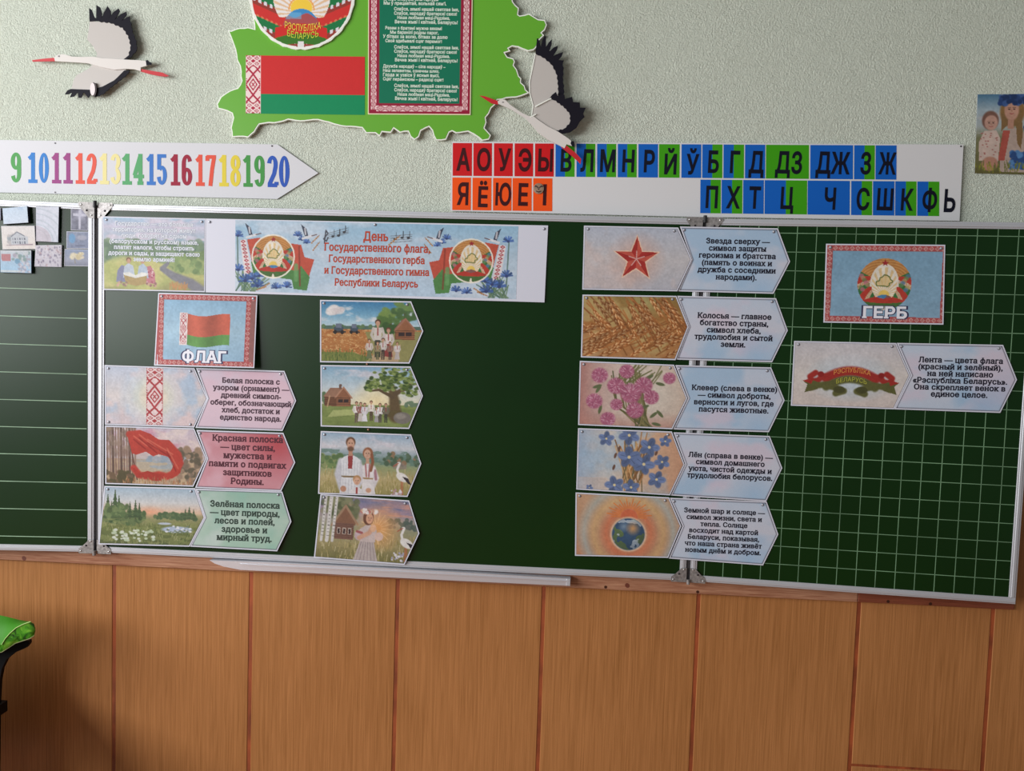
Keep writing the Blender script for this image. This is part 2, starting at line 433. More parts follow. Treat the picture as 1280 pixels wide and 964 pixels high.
    def wheat_ear(s, x, y, ang, L, cols=((225, 165, 95), (175, 105, 50), (240, 195, 130))):
        c, q = math.cos(ang), math.sin(ang); n = max(5, int(L / .035))
        for k in range(n):
            t = k / n; px, py = x + c * L * t, y + q * L * t
            for sd in (-1, 1):
                s.ell(px - q * sd * L * .045, py + c * sd * L * .045, L * .075, L * .028, cols[(k + (sd > 0)) % 3], .5, .95, ang + sd * .45)
        s.line([(x, y), (x + c * L, y + q * L)], .006, cols[1], .7)
    def stork(s, x, y, h, face=-1):
        s.line([(x, y), (x, y - h * .42)], h * .012, (190, 90, 60)); s.line([(x + .05 * h, y), (x + .04 * h, y - h * .42)], h * .012, (190, 90, 60))
        s.ell(x + .03 * h, y - h * .52, h * .2, h * .12, (232, 228, 222), .2, 1, .5)
        s.poly([(x + h * .02, y - h * .55), (x + h * .2, y - h * .5), (x + h * .3, y - h * .3), (x + .2 * h, y - h * .34)], (60, 50, 55))
        s.line([(x - .08 * h, y - h * .58), (x - .13 * h, y - h * .75), (x - .07 * h, y - h * .92)], h * .035, (232, 228, 222))
        s.ell(x - .08 * h, y - h * .94, h * .05, h * .04, (232, 228, 222), .2); s.line([(x - .1 * h, y - h * .94), (x - .25 * h, y - h * .84)], h * .012, (190, 80, 55))
    def flower(s, x, y, r, col, n=5, rot=0, cc=(235, 215, 160)):
        for k in range(n):
            t = rot + 6.283 * k / n
            s.ell(x + math.cos(t) * r * .55, y + math.sin(t) * r * .5, r * .5, r * .36, np.array(col) * (1 + .14 * math.sin(t * 2 + 1)), .35, 1, t)
            s.line([(x, y), (x + math.cos(t) * r * .8, y + math.sin(t) * r * .72)], r * .03, np.array(col) * .7, .6)
        s.ell(x, y, r * .14, r * .14, cc, .3)
    def clover(s, x, y, r):
        s.ell(x, y, r, r * .92, (188, 102, 132), .25)
        for k in range(70):
            t = s.rng.uniform(0, 6.283); q = math.sqrt(s.rng.rand()); px, py = x + math.cos(t) * q * r * .85, y + math.sin(t) * q * r * .8
            s.line([(px, py), (px + math.cos(t) * r * .2, py + math.sin(t) * r * .2 - r * .05)], r * .035, [(228, 172, 190), (158, 72, 108), (208, 132, 160)][k % 3], .85)
    def cornflower(s, x, y, r, col=(70, 105, 175)):
        for k in range(9):
            t = -math.pi * k / 8 + s.rng.uniform(-.15, .15); s.line([(x, y), (x + math.cos(t) * r, y + math.sin(t) * r)], r * .14, np.array(col) * s.rng.uniform(.75, 1.25), .9)
        s.ell(x, y, r * .3, r * .25, (60, 75, 130), .3)
BELARUS = [(-.98, .35), (-.9, .62), (-.55, .62), (.1, .66), (.4, .75), (.62, .5), (.6, .25), (.95, .1), (.98, -.1), (.7, -.3), (.62, -.62), (.3, -.9), (-.05, -.95), (-.3, -.62), (-.55, -.5), (-.6, -.1), (-.95, 0)]
def emblem(a, cx, cy, r, ring=True, soft_ribbon=False):
    X, Y = (a.X - cx) / r, (a.Y - cy) / r; R_ = np.hypot(X, Y); T = np.degrees(np.arctan2(X, Y))      # 0 at the bottom
    near = R_ < 1.12
    if ring: a.mix(np.clip((1.05 - R_) * 20, 0, 1), (240, 225, 195))
    body = R_ < 1.0
    a.mix(body * 1.0, (214, 148, 78))
    ra = np.abs(np.sin(R_ * 30 + np.abs(T) * .12)); a.mix((body & (ra > .7)) * .5, (175, 105, 45))
    st = (np.abs(T) + R_ * 38) % 42
    low = body & (np.abs(T) < 118)
    a.mix((low & (st < 17)) * 1.0, (205, 62, 48)); a.mix((low & (st >= 17) & (st < 31)) * 1.0, (60, 122, 62))
    fl = low & (st >= 31); a.mix((fl & (((R_ * 40).astype(int)) % 2 == 0)) * .8, (225, 215, 205))
    for q in range(7):
        a.ell(cx - r * (.86 - .06 * q % .3), cy - r * (.32 - .09 * q), r * .09, r * .08, [(205, 110, 130), (190, 150, 110), (110, 140, 80)][q % 3], .4, .8)
        a.ell(cx + r * (.86 - .06 * q % .3), cy - r * (.32 - .09 * q), r * .09, r * .08, [(95, 130, 175), (110, 150, 90), (190, 170, 110)][q % 3], .4, .8)
    # inner field, rays, map outline, sun and globe
    e = (X / .47) ** 2 + ((Y - .0) / .66) ** 2
    a.mix(((X / .53) ** 2 + (Y / .78) ** 2 < 1) * (Y < .1) * 1.0, (236, 226, 208))
    a.mix((e < 1) * 1.0, (240, 232, 214))
    ang = np.arctan2(X, -(Y - .42)); a.mix(((e < 1) & (np.sin(ang * 26) > .1)) * .75, (232, 190, 120))
    P = [(cx + x * r * .31, cy - r * .1 + y * r * .27) for x, y in BELARUS]
    a.poly(P, (236, 200, 128), .75); a.line(P + [P[0]], r * .022, (110, 125, 60))
    a.ell(cx, cy + r * .43, r * .2, r * .2, (245, 205, 90), .2)
    g = ((X / .36) ** 2 + ((Y - .68) / .27) ** 2 < 1); a.mix(g * 1.0, (75, 140, 190)); a.mix((g & (a.noise(9 / r * .2, None, 5, 2) > .5)) * .9, (150, 90, 80))
    # bottom ribbon
    rb = (np.abs(T) < 62) & (R_ > .56) & (R_ < 1.0) & (Y > .48 + 0.25 * (X ** 2))
    a.mix((rb & (Y < .74 - .1 * X ** 2)) * 1.0, (200, 58, 45)); a.mix((rb & (Y >= .74 - .1 * X ** 2)) * 1.0, (75, 115, 55))
    a.poly([(cx - r * .07, cy + r * 1.02), (cx - r * .03, cy + r * .84), (cx + r * .03, cy + r * .84), (cx + r * .07, cy + r * 1.02)], (235, 225, 205))
    a.star(cx, cy - r * .82, r * .15, (175, 45, 50))

# ---- the pictures
def art_field_family(a):
    a.vgrad([(0, (60, 130, 180)), (.2, (110, 170, 205)), (.4, (190, 215, 225)), (.46, (190, 205, 200)), (1, (190, 150, 90))])
    a.clouds((228, 228, 230), 3.2, 7, .52, 0, .33, 3, .8); a.blobs(14, .12, .36, .1, .2, .03, .06, [(232, 225, 222), (215, 205, 205)], 1.6, .8)
    a.rect(-1, .40, 3, .46, (85, 115, 100)); a.blobs(30, 0, 1.3, .40, .43, .015, .035, [(80, 115, 75), (100, 130, 85)])
    a.mix((a.Y > .46) * 1.0, (205, 140, 75)); a.mix((a.Y > .46) * a.noise(9, 30, 2) * .9, (160, 85, 35)); a.mix((a.Y > .46) * (a.noise(30, 60, 8) > .62) * .6, (235, 190, 125))
    a.poly([(0, .85), (.55, .84), (.95, .98), (.9, 1.1), (0, 1.1)], (120, 130, 60)); a.poly([(.75, .5), (2, .48), (2, 1.1), (.95, 1.1)], (150, 145, 85))
    a.poly([(1.0, .78), (1.35, .7), (1.3, 1.1), (.65, 1.1)], (190, 160, 120)); a.grasses(90, 0, .9, .85, 1.02, .07, [(95, 120, 50), (140, 145, 70), (75, 100, 45)])
    for x, k in ((.30, 1), (.56, .8)):
        a.rect(x - .08 * k, .42, x + .08 * k, .50, (70, 85, 100)); a.rect(x - .05 * k, .37, x + .05 * k, .44, (110, 120, 140)); a.rect(x - .1 * k, .49, x + .12 * k, .52, (75, 60, 50))
        for q in (-.06, .06): a.ell(x + q * k, .51, .03 * k, .035 * k, (45, 40, 40), .2)
    a.tree(1.17, .3, .2, [(120, 150, 70), (85, 120, 55), (60, 95, 45)], n=60, h=.3); a.tree(1.42, .12, .2, [(110, 145, 75), (75, 110, 60)], n=40, h=.3)
    a.house(1.25, .44, 1.58, .62, .28, .05, (160, 100, 65), (150, 100, 80))
    a.person(.96, .92, .62, (215, 205, 195), (70, 70, 55)); a.person(1.14, .93, .5, (220, 205, 200), (150, 60, 55), (120, 60, 50), skirt=True)
    for x, h, t, b in ((.82, .34, (215, 200, 190), (110, 120, 80)), (1.05, .36, (215, 205, 200), (80, 65, 55)), (1.17, .3, (150, 110, 95), (75, 60, 55)), (1.29, .3, (220, 210, 205), (190, 180, 175)), (.96, .3, (160, 140, 100), (90, 95, 60))):
        a.person(x, .96, h, t, b, skirt=(x < .9 or x > 1.25))
def art_oak_house(a):
    a.vgrad([(0, (130, 175, 205)), (.35, (195, 210, 218)), (.62, (230, 222, 190)), (.7, (175, 185, 120)), (1, (110, 130, 55))])
    a.clouds((225, 215, 222), 2.6, 6, .5, .05, .45, 5, .7); a.glow(.95, .58, .45, (250, 228, 170), .9, .8)
    a.mix((a.Y > .64) * 1.0, (150, 165, 90)); a.mix((a.Y > .64) * a.noise(4, 14, 3) * .8, (95, 115, 50)); a.poly([(.2, .74), (.9, .7), (.7, .8), (.1, .86)], (200, 205, 130), .6)
    a.blobs(22, 0, .2, .45, .62, .02, .05, [(90, 120, 80), (110, 135, 95)]); a.blobs(16, 1.25, 1.65, .58, .64, .02, .04, [(110, 135, 105)])
    a.house(.05, .50, .50, .67, .36, .45, (150, 95, 65), (160, 115, 90)); a.rect(.30, .3, .345, .38, (120, 90, 75)); a.line([(.14, .5), (.1, .68)], .01, (190, 150, 110))
    a.line([(1.26, .82), (1.24, .55), (1.2, .35)], .11, (105, 85, 55), 1, .06); a.line([(1.22, .5), (.98, .38), (.86, .4)], .03, (100, 80, 55), 1, .015); a.line([(1.25, .45), (1.5, .3)], .04, (100, 80, 55))
    a.poly([(1.05, .84), (1.2, .72), (1.34, .72), (1.5, .84)], (100, 85, 50))
    for x, y, r in ((1.0, .2, .17), (1.2, .1, .22), (1.42, .15, .2), (.86, .32, .12), (1.3, .25, .2), (1.5, .35, .16), (1.1, .3, .12)):
        for k in range(38):
            t = a.rng.uniform(0, 6.283); q = math.sqrt(a.rng.rand()) * r; yy = y + math.sin(t) * q * .8
            a.ell(x + math.cos(t) * q, yy, .035, .022, [(120, 140, 65), (85, 110, 45), (60, 85, 40), (140, 160, 85)][k % 4], .5, .95)
    a.ell(1.38, .85, .15, .1, (125, 118, 110), .15); a.ell(1.35, .82, .09, .05, (150, 142, 132), .5)
    for x, h, t, b, sk in ((.60, .35, (232, 226, 220), (110, 90, 80), 0), (.67, .34, (160, 110, 100), (205, 195, 190), 1), (.74, .33, (225, 220, 225), (225, 222, 228), 1), (.85, .33, (235, 228, 215), (95, 75, 60), 0), (1.0, .33, (230, 225, 220), (90, 80, 75), 0), (1.1, .33, (120, 110, 90), (70, 70, 55), 0), (.94, .26, (220, 215, 215), (170, 165, 165), 1)):
        a.person(x, .94 if x != .85 else .9, h, t, b, skirt=bool(sk))
def art_parents_stork(a):
    a.vgrad([(0, (150, 180, 205)), (.22, (205, 208, 215)), (.3, (165, 180, 190)), (.42, (120, 150, 140)), (.55, (150, 160, 110)), (.75, (190, 170, 115)), (1, (150, 140, 80))])
    a.clouds((230, 215, 222), 3, 7, .5, 0, .25, 9, .6); a.mix(((a.Y > .27) & (a.Y < .5)) * (a.noise(6, 16, 4) > .5) * .7, (95, 130, 115))
    a.blobs(50, 0, .35, .38, .56, .025, .06, [(115, 140, 80), (90, 120, 70), (140, 150, 95)]); a.blobs(40, 1.05, 1.65, .3, .5, .02, .045, [(95, 120, 95), (80, 105, 80), (150, 120, 90)])
    a.poly([(1.2, .5), (1.3, .42), (1.42, .5), (1.42, .56), (1.2, .56)], (150, 130, 120), .7)
    a.grasses(160, 0, 1.6, .65, 1.05, .09, [(205, 185, 130), (150, 140, 70), (175, 155, 95)])
    # father
    W1, W2 = (222, 222, 226), (202, 202, 210)
    a.line([(.34, .47), (.29, .68), (.36, .90)], .062, W2); a.line([(.62, .47), (.66, .66), (.62, .85)], .055, W2)
    a.poly([(.33, .44), (.38, .39), (.45, .36), (.53, .36), (.60, .39), (.65, .44), (.63, .72), (.66, 1.05), (.31, 1.05), (.35, .72)], W1)
    for q in range(6): a.line([(.38 + q * .045, .45 + .03 * (q % 2)), (.37 + q * .048, .69)], .005, (182, 182, 194), .6); a.line([(.37 + q * .05, .76), (.35 + q * .056, 1.02)], .006, (182, 180, 190), .6)
    a.poly([(.445, .34), (.53, .34), (.52, .58), (.45, .58)], (165, 62, 62)); a.rect(.345, .70, .635, .728, (140, 118, 86)); a.ell(.38, .92, .05, .05, (196, 138, 108), .3)
    a.rect(.452, .27, .522, .37, (190, 135, 108)); a.ell(.485, .145, .080, .085, (112, 74, 50), .2); a.ell(.487, .185, .062, .095, (208, 158, 130), .2); a.ell(.487, .255, .055, .04, (120, 82, 60), .5); a.face(.487, .175, .068)
    # mother
    a.line([(.70, .56), (.67, .72), (.76, .90)], .045, (212, 206, 210)); a.line([(.86, .56), (.92, .72), (.84, .92)], .05, (216, 208, 210)); a.line([(.90, .60), (.92, .74)], .022, (150, 70, 85), .6)
    a.poly([(.69, .55), (.73, .50), (.78, .48), (.84, .50), (.89, .56), (.86, .75), (.93, 1.05), (.66, 1.05), (.71, .75)], (226, 220, 220)); a.line([(.74, .50), (.76, .70)], .014, (170, 80, 80), .7); a.line([(.81, .50), (.80, .70)], .014, (170, 80, 80), .7); a.rect(.70, .72, .87, .745, (175, 140, 98)); a.ell(.80, .93, .045, .04, (208, 155, 125), .3)
    a.rect(.745, .38, .80, .49, (205, 155, 128)); a.ell(.775, .315, .085, .095, (158, 98, 66), .2); a.ell(.768, .335, .056, .078, (215, 168, 140), .2); a.face(.768, .33, .06); a.line([(.84, .34), (.86, .46), (.83, .60)], .024, (150, 90, 60))
    # child
    a.poly([(.47, 1.05), (.51, .93), (.57, .885), (.64, .885), (.70, .93), (.74, 1.05)], (222, 218, 220)); a.line([(.605, .9), (.605, 1.05)], .016, (170, 66, 62)); a.ell(.605, .755, .068, .068, (190, 140, 90), .2); a.ell(.605, .785, .054, .064, (218, 168, 138), .2); a.face(.605, .785, .055)
    a.stork(1.34, .98, .55); a.blobs(26, 1.18, 1.35, .9, 1.0, .012, .022, [(225, 215, 220), (190, 150, 150)])
def art_girl_glow(a):
    a.vgrad([(0, (120, 125, 160)), (.2, (165, 140, 160)), (.35, (170, 160, 150)), (.5, (150, 150, 115)), (.75, (165, 150, 100)), (1, (120, 115, 65))])
    a.clouds((215, 150, 130), 2.2, 11, .5, 0, .26, 12, .8); a.clouds((95, 110, 155), 2.5, 12, .58, 0, .3, 20, .7); a.blobs(40, 1.1, 1.65, .3, .45, .02, .045, [(110, 115, 105), (90, 105, 95)])
    a.grasses(220, 0, 1.6, .62, 1.08, .09, [(185, 165, 105), (120, 115, 60), (150, 140, 80), (205, 190, 140)]); a.blobs(80, 0, .6, 0, .32, .03, .07, [(110, 115, 80), (85, 95, 60), (140, 140, 100)], 1, .7)
    a.poly([(.22, .45), (.42, .14), (.6, .4), (.58, .45)], (140, 95, 70)); a.rect(.25, .42, .56, .68, (130, 90, 75)); a.line([(.2, .47), (.41, .14), (.62, .43)], .018, (165, 130, 100))
    for k in range(8): a.line([(.25, .44 + k * .03), (.56, .44 + k * .03)], .005, (90, 60, 50), .8)
    for x in (.29, .38, .47): a.rect(x, .5, x + .055, .6, (195, 175, 160)); a.rect(x + .01, .51, x + .045, .59, (70, 50, 50))
    for x, ww in ((.04, .022), (.13, .03), (.22, .022)):
        a.line([(x + .04, -.02), (x, .72)], ww, (215, 210, 205)); 
        for k in range(12): a.rect(x - .01 + .03 * (1 - k / 12), .03 + k * .055, x + .035, .04 + k * .055, (90, 80, 75))
    a.glow(.98, .45, .42, (245, 165, 90), .95, .9)
    for k in range(18): t = 6.283 * k / 18; a.line([(.93 + .08 * math.cos(t), .47 + .08 * math.sin(t)), (.93 + .26 * math.cos(t), .47 + .26 * math.sin(t))], .006, (250, 200, 140), .6)
    a.poly([(.68, .68), (.9, .68), (1.0, 1.08), (.56, 1.08)], (190, 175, 170)); 
    for k in range(6): a.line([(.70 + k * .035, .7), (.62 + k * .065, 1.05)], .006, (150, 130, 135), .7)
    a.poly([(.66, .5), (.8, .4), (.94, .5), (.92, .7), (.68, .7)], (205, 185, 180)); a.ell(.66, .6, .08, .085, (200, 175, 180), .2); a.ell(.98, .6, .07, .07, (225, 190, 175), .2); a.line([(.62, .54), (.7, .56)], .02, (165, 70, 70), .8)
    a.line([(.66, .64), (.82, .55), (.86, .47)], .035, (215, 160, 130)); a.ell(.88, .47, .05, .06, (235, 180, 140), .2); a.ell(.79, .31, .085, .12, (120, 75, 55), .15); a.ell(.81, .32, .058, .085, (225, 165, 130), .15); a.face(.815, .32, .06)
    a.blobs(26, .68, .92, .17, .24, .018, .03, [(235, 225, 220), (220, 190, 160), (200, 120, 110)], 1, 1); a.stork(1.42, .98, .58); a.blobs(24, 1.2, 1.4, .84, .98, .012, .02, [(225, 222, 230), (170, 165, 180)])
def art_ornament(a):
    a.vgrad([(0, (195, 205, 225)), (.5, (222, 212, 210)), (1, (205, 200, 212))]); a.clouds((235, 200, 195), 2.5, 3, .45, -1, 2, 3, .6); a.clouds((165, 195, 225), 2.3, 2.6, .5, -1, 2, 31, .7)
    for r, c in ((.62, (190, 215, 235)), (.5, (235, 222, 205)), (.38, (225, 225, 195)), (.27, (240, 215, 190))): a.glow(.85, .5, r, c, .8, .6)
    a.rect(.72, 0, 1.02, 1, (236, 218, 216)); a.folk(.725, 1.015, -.02, 1.02, (192, 62, 68), (238, 212, 210))
def art_red_banner(a):
    a.vgrad([(0, (205, 190, 205)), (.4, (215, 190, 190)), (.6, (190, 180, 175)), (1, (165, 125, 95))]); a.clouds((210, 140, 165), 3, 5, .5, 0, .4, 6, .8); a.clouds((235, 215, 205), 3, 6, .5, 0, .5, 16, .7)
    a.mix((a.Y > .55) * 1.0, (190, 160, 130)); a.ell(.85, .66, .5, .1, (160, 175, 185), .6, .8); a.blobs(20, .6, 1.4, .5, .58, .03, .07, [(150, 165, 180), (170, 175, 185)], 1.6); a.mix((a.Y > .6) * (a.noise(4, 18, 3) > .52) * .6, (205, 175, 135))
    for k in range(11):
        x = .02 + k * .05; a.line([(x, 0), (x + .01, .85)], .010 + .006 * (k % 3), [(125, 90, 80), (160, 130, 115), (105, 80, 70)][k % 3])
    a.blobs(60, -.05, .5, -.05, .5, .03, .07, [(140, 110, 95), (165, 140, 120), (120, 100, 85)], 1, .45); a.blobs(40, -.05, .5, .8, 1.05, .03, .06, [(120, 95, 70), (95, 85, 55)])
    a.blobs(60, 1.3, 1.7, .35, .95, .03, .07, [(135, 115, 95), (105, 95, 75), (165, 135, 110)]); a.line([(.4, .1), (.56, .92)], .012, (110, 75, 60))
    red = (200, 62, 48)
    a.line([(.42, .12), (.6, .1), (.78, .2), (.95, .26), (1.15, .3), (1.3, .45), (1.34, .6), (1.25, .78), (1.1, .85), (.95, .82), (.78, .86), (.6, .84), (.5, .72)], .06, red)
    a.poly([(.37, .1), (.62, .04), (.8, .1), (.95, .2), (1.14, .2), (1.28, .36), (1.38, .55), (1.34, .78), (1.2, .88), (1.02, .86), (1.16, .78), (1.22, .62), (1.12, .5), (.95, .46), (.85, .5), (.72, .42), (.55, .48), (.47, .46)], red)
    a.poly([(.47, .7), (.62, .8), (.75, .76), (.9, .8), (1.05, .82), (1.0, .93), (.85, .94), (.7, .88), (.55, .88)], (188, 55, 42))
    for q in ((.5, .15, .75, .32), (.6, .12, .95, .38), (.75, .2, 1.2, .45), (1.1, .35, 1.3, .7)): a.line([(q[0], q[1]), (q[2], q[3])], .012, (228, 110, 85), .7); a.line([(q[0], q[1] + .06), (q[2] - .04, q[3] + .05)], .014, (150, 35, 30), .6)
    a.grasses(120, .3, 1.6, .92, 1.05, .06, [(205, 160, 110), (150, 110, 70), (190, 120, 80)])
def art_meadow(a):
    a.vgrad([(0, (165, 190, 210)), (.25, (210, 210, 210)), (.42, (230, 190, 160)), (.48, (170, 160, 115)), (.7, (115, 125, 65)), (1, (95, 105, 60))])
    a.glow(.82, .42, .3, (245, 165, 125), .9, 1, .12); a.blobs(60, .9, 1.65, .44, .53, .02, .045, [(85, 110, 70), (105, 125, 80)]); a.blobs(70, 0, .75, .42, .62, .03, .06, [(85, 110, 65), (105, 125, 75), (70, 95, 55)])
    for x, h in ((.05, .42), (.18, .5), (.25, .4), (.45, .3), (.55, .33), (.62, .28), (.12, .3)): a.pine(x, .55, h, (75, 98, 60), .2)
    for x, h in ((1.45, .2), (1.52, .24), (1.6, .2), (1.38, .14)): a.pine(x, .55, h, (85, 105, 70), .25)
    a.blobs(60, 0, .4, .3, .55, .02, .05, [(95, 120, 70), (120, 140, 85), (80, 100, 60)], 1, .8)
    a.mix((a.Y > .55) * (a.noise(5, 22, 3) > .5) * .5, (150, 155, 90)); a.grasses(200, 0, 1.6, .65, 1.05, .06, [(130, 145, 80), (85, 105, 55), (165, 165, 110)], .5)
    a.ell(1.3, .72, .27, .055, (175, 190, 215), .3); a.ell(1.08, .62, .12, .02, (190, 200, 215), .4); a.blobs(40, 1.1, 1.55, .66, .78, .008, .016, [(225, 228, 235), (120, 135, 110)], 2)
    a.blobs(46, .12, .9, .74, .94, .012, .026, [(215, 222, 205), (190, 205, 170)], 1.5)
def art_star(a):
    a.vgrad([(0, (185, 192, 208)), (.5, (205, 200, 202)), (1, (190, 190, 200))]); a.clouds((215, 195, 190), 2, 2.5, .45, -1, 2, 4, .7); a.glow(.85, .52, .5, (228, 160, 130), .75, 1)
    P = a.star(.85, .5, .40, (245, 205, 175), 1, .42); a.star(.85, .5, .365, (190, 48, 42), 1, .40)
    for i in range(5):
        t = 2 * math.pi * i / 5; t2 = t + math.pi / 5; a.poly([(.85, .5), (.85 + .36 * math.sin(t), .5 - .36 * math.cos(t)), (.85 + .146 * math.sin(t2), .5 - .146 * math.cos(t2))], (214, 84, 66)); a.line([(.85, .5), (.85 + .33 * math.sin(t), .5 - .33 * math.cos(t))], .005, (150, 30, 30), .8)
        a.line([(.85, .5), (.85 + .13 * math.sin(t), .5 - .13 * math.cos(t))], .007, (240, 190, 180), .9)
def art_wheat(a):
    a.vgrad([(0, (150, 120, 60)), (.5, (185, 115, 55)), (1, (190, 130, 75))]); a.clouds((200, 170, 105), 2, 3, .4, -1, 2, 4, .8); a.glow(1.0, .08, .4, (185, 175, 110), .8); a.glow(.1, .9, .45, (200, 160, 110), .8)
    for k in range(84):
        t = a.rng.rand(); x = a.rng.uniform(-.1, 1.5); up = k % 2
        y = a.rng.uniform(.0, .45) if up else a.rng.uniform(.6, 1.0); ang = (.95 if up else -.55) + a.rng.uniform(-.18, .18)
        L = a.rng.uniform(.28, .42); q = a.rng.uniform(.8, 1.12)
        a.line([(x - math.cos(ang) * .2, y - math.sin(ang) * .2), (x + math.cos(ang) * .7, y + math.sin(ang) * .6)], .012, np.array((175, 105, 50)) * q, .8)
        a.wheat_ear(x, y, ang, L, tuple(np.clip(np.array(c) * q, 0, 250) for c in ((214, 145, 85), (160, 88, 38), (236, 182, 122))))
def art_clover(a):
    a.vgrad([(0, (190, 130, 120)), (.25, (205, 165, 155)), (.8, (222, 208, 192)), (1.7, (215, 190, 170))], 'x'); a.glow(1.2, .5, .5, (228, 216, 200), .8); a.mix((a.Y > .75) * (a.Y - .75) * 2.5, (195, 130, 115))
    for k in range(26):
        x = a.rng.uniform(.5, 1.0); a.line([(x, a.rng.uniform(.1, .5)), (x + .1, .7), (a.rng.uniform(.9, 1.25), 1.05)], .011, [(110, 105, 60), (140, 130, 80), (90, 95, 60)][k % 3], .9)
    for k in range(18): x = a.rng.uniform(.75, 1.4); a.line([(x, a.rng.uniform(0, .15)), (x - a.rng.uniform(.1, .35), .3)], .010, (115, 115, 65), .8)
    for x, y, q in ((.3, .42, 2.1), (.34, .75, 1.8), (1.05, .68, -.4), (1.2, .8, -.7), (1.3, .78, .8), (1.1, .2, -.5), (1.28, .3, .2), (.42, .85, 2.3), (1.25, .95, .2), (.28, .38, 2.8)): a.ell(x, y, .075, .026, (105, 115, 75), .3, 1, q)
    for x, y, r in ((.31, .2, .13), (.74, .12, .12), (1.42, .2, .1), (.58, .36, .14), (1.02, .33, .14), (1.15, .52, .12), (.24, .62, .13), (.6, .66, .1), (.47, .9, .12), (.82, .47, .17), (.9, .74, .14)): a.clover(x, y, r)
def art_flax(a):
    a.vgrad([(0, (165, 185, 210)), (.5, (215, 205, 195)), (1.1, (225, 185, 150)), (1.7, (215, 160, 125))], 'x'); a.clouds((160, 195, 225), 1.7, 2.2, .5, -1, 2, 7, .6); a.mix((a.Y > .8) * (a.X < .5) * .4, (225, 190, 170))
    for k in range(60):
        x = a.rng.uniform(.75, 1.1); y = a.rng.uniform(.5, 1.0); t = a.rng.uniform(-.9, .9); a.line([(x, y + .1), (x + t * .3, y - a.rng.uniform(.25, .6))], .011, [(190, 130, 75), (140, 95, 55), (225, 175, 115), (120, 105, 70)][k % 4], .85)
    for x, y in ((.62, .42), (.6, .62), (.55, .92), (1.3, .35), (.68, .3), (1.38, .52)): a.ell(x, y, .022, .05, (120, 85, 70), .3, 1, .3)
    for x, y, r in ((.46, .14, .13), (.84, .07, .17), (1.18, .26, .17), (1.44, .15, .1), (.85, .44, .19), (1.1, .55, .18), (1.4, .5, .13), (.62, .92, .16), (.9, .95, .14), (1.32, .8, .15), (.2, .98, .06)): a.flower(x, y, r, (104, 124, 170), 5, a.rng.rand() * 2)
def art_globe(a):
    a.vgrad([(0, (205, 160, 125)), (1, (200, 135, 100))]); R_ = np.hypot(a.X - .86, a.Y - .6)
    a.mix(np.clip(1 - np.abs(R_ - .72) / .14, 0, 1) * .8, (170, 190, 190)); a.mix(np.clip(1 - np.abs(R_ - .56) / .12, 0, 1) * .7, (225, 185, 120)); a.mix(np.clip(1 - np.abs(R_ - .36) / .12, 0, 1) * .9, (226, 120, 80))
    a.mix(a.noise(2, 2, 3) * .3, (215, 165, 120))
    for k in range(21): t = math.pi * k / 20; L = .36 if k % 2 else .28; a.line([(.86 - .15 * math.cos(t), .34 - .15 * math.sin(t)), (.86 - L * math.cos(t), .34 - L * .85 * math.sin(t))], .010, (236, 130, 60), .9)
    a.ell(.86, .36, .14, .15, (228, 110, 70), .15); a.ell(.86, .62, .29, .285, (240, 205, 170), .12); a.ell(.86, .62, .265, .262, (62, 92, 128), .08)
    g = (np.hypot((a.X - .86) / .258, (a.Y - .62) / .256) < 1); a.mix((g & (a.noise(5, 5, 6) > .48)) * .95, (100, 124, 76)); a.mix((g & (a.noise(7, 9, 40) > .66)) * .8, (200, 212, 222))
    a.glow(.78, .5, .1, (160, 185, 205), .7); a.glow(.93, .52, .13, (240, 170, 100), .95)
    a.mix(g * np.clip(np.hypot(a.X - .78, a.Y - .52) - .18, 0, 1) * 1.5, (30, 45, 60))
def art_ribbon(a):
    a.vgrad([(0, (205, 200, 205)), (.5, (222, 212, 205)), (1, (215, 200, 192))]); a.glow(.86, .55, .72, (175, 205, 222), .9, .8, .4); a.glow(.86, .35, .5, (226, 222, 226), .7)
    R = (180, 48, 40); G = (100, 100, 50)
    def arc(x0, x1, y0, k, up=.0): return [(x0 + (x1 - x0) * i / 10, y0 + k * (2 * i / 10 - 1) ** 2) for i in range(11)]
    a.line(arc(.5, 1.24, .44, .12), .075, R); a.line(arc(.5, 1.24, .57, .13), .06, G)
    for s_ in (-1, 1):
        f = lambda x: .87 + s_ * x
        a.line([(f(.34), .52), (f(.44), .54), (f(.5), .6), (f(.6), .62), (f(.62), .54), (f(.54), .48)], .045, R); a.line([(f(.36), .66), (f(.5), .68), (f(.6), .72)], .05, G); a.poly([(f(.58), .6), (f(.72), .62), (f(.66), .67), (f(.7), .8), (f(.5), .74), (f(.46), .64)], G)
        a.poly([(f(.56), .56), (f(.74), .61), (f(.6), .66)], R); a.line([(f(.34), .68), (f(.2), .72), (f(.1), .76), (f(.22), .8)], .05, G); a.ell(f(.17), .74, .09, .055, (80, 80, 42), .2)
        a.ell(f(.46), .5, .05, .045, (160, 38, 34), .3)
def art_flag(a):
    a.vgrad([(0, (140, 185, 218)), (.5, (165, 200, 222)), (1, (150, 190, 220))]); a.tex(.05, 3, 4, 2)
    A = 1.37
    y0 = lambda x: .27 + .025 * np.sin((x - .45) * 8.5)
    m = (a.X > .43) & (a.X < 1.05); t = (a.Y - y0(a.X) - .02 * (a.X - .4)) / .44
    a.mix((m & (t > 0) & (t < .67)) * 1.0, (205, 95, 72)); a.mix((m & (t >= .67) & (t < 1)) * 1.0, (95, 150, 72)); a.C = a.C * (1 + .10 * np.sin(a.X * 14) * (m & (t > 0) & (t < 1)))[:, None]
    a.rect(.315, .255, .43, .71, (238, 225, 222)); a.folk(.325, .415, .26, .70, (195, 75, 85), (240, 222, 220))
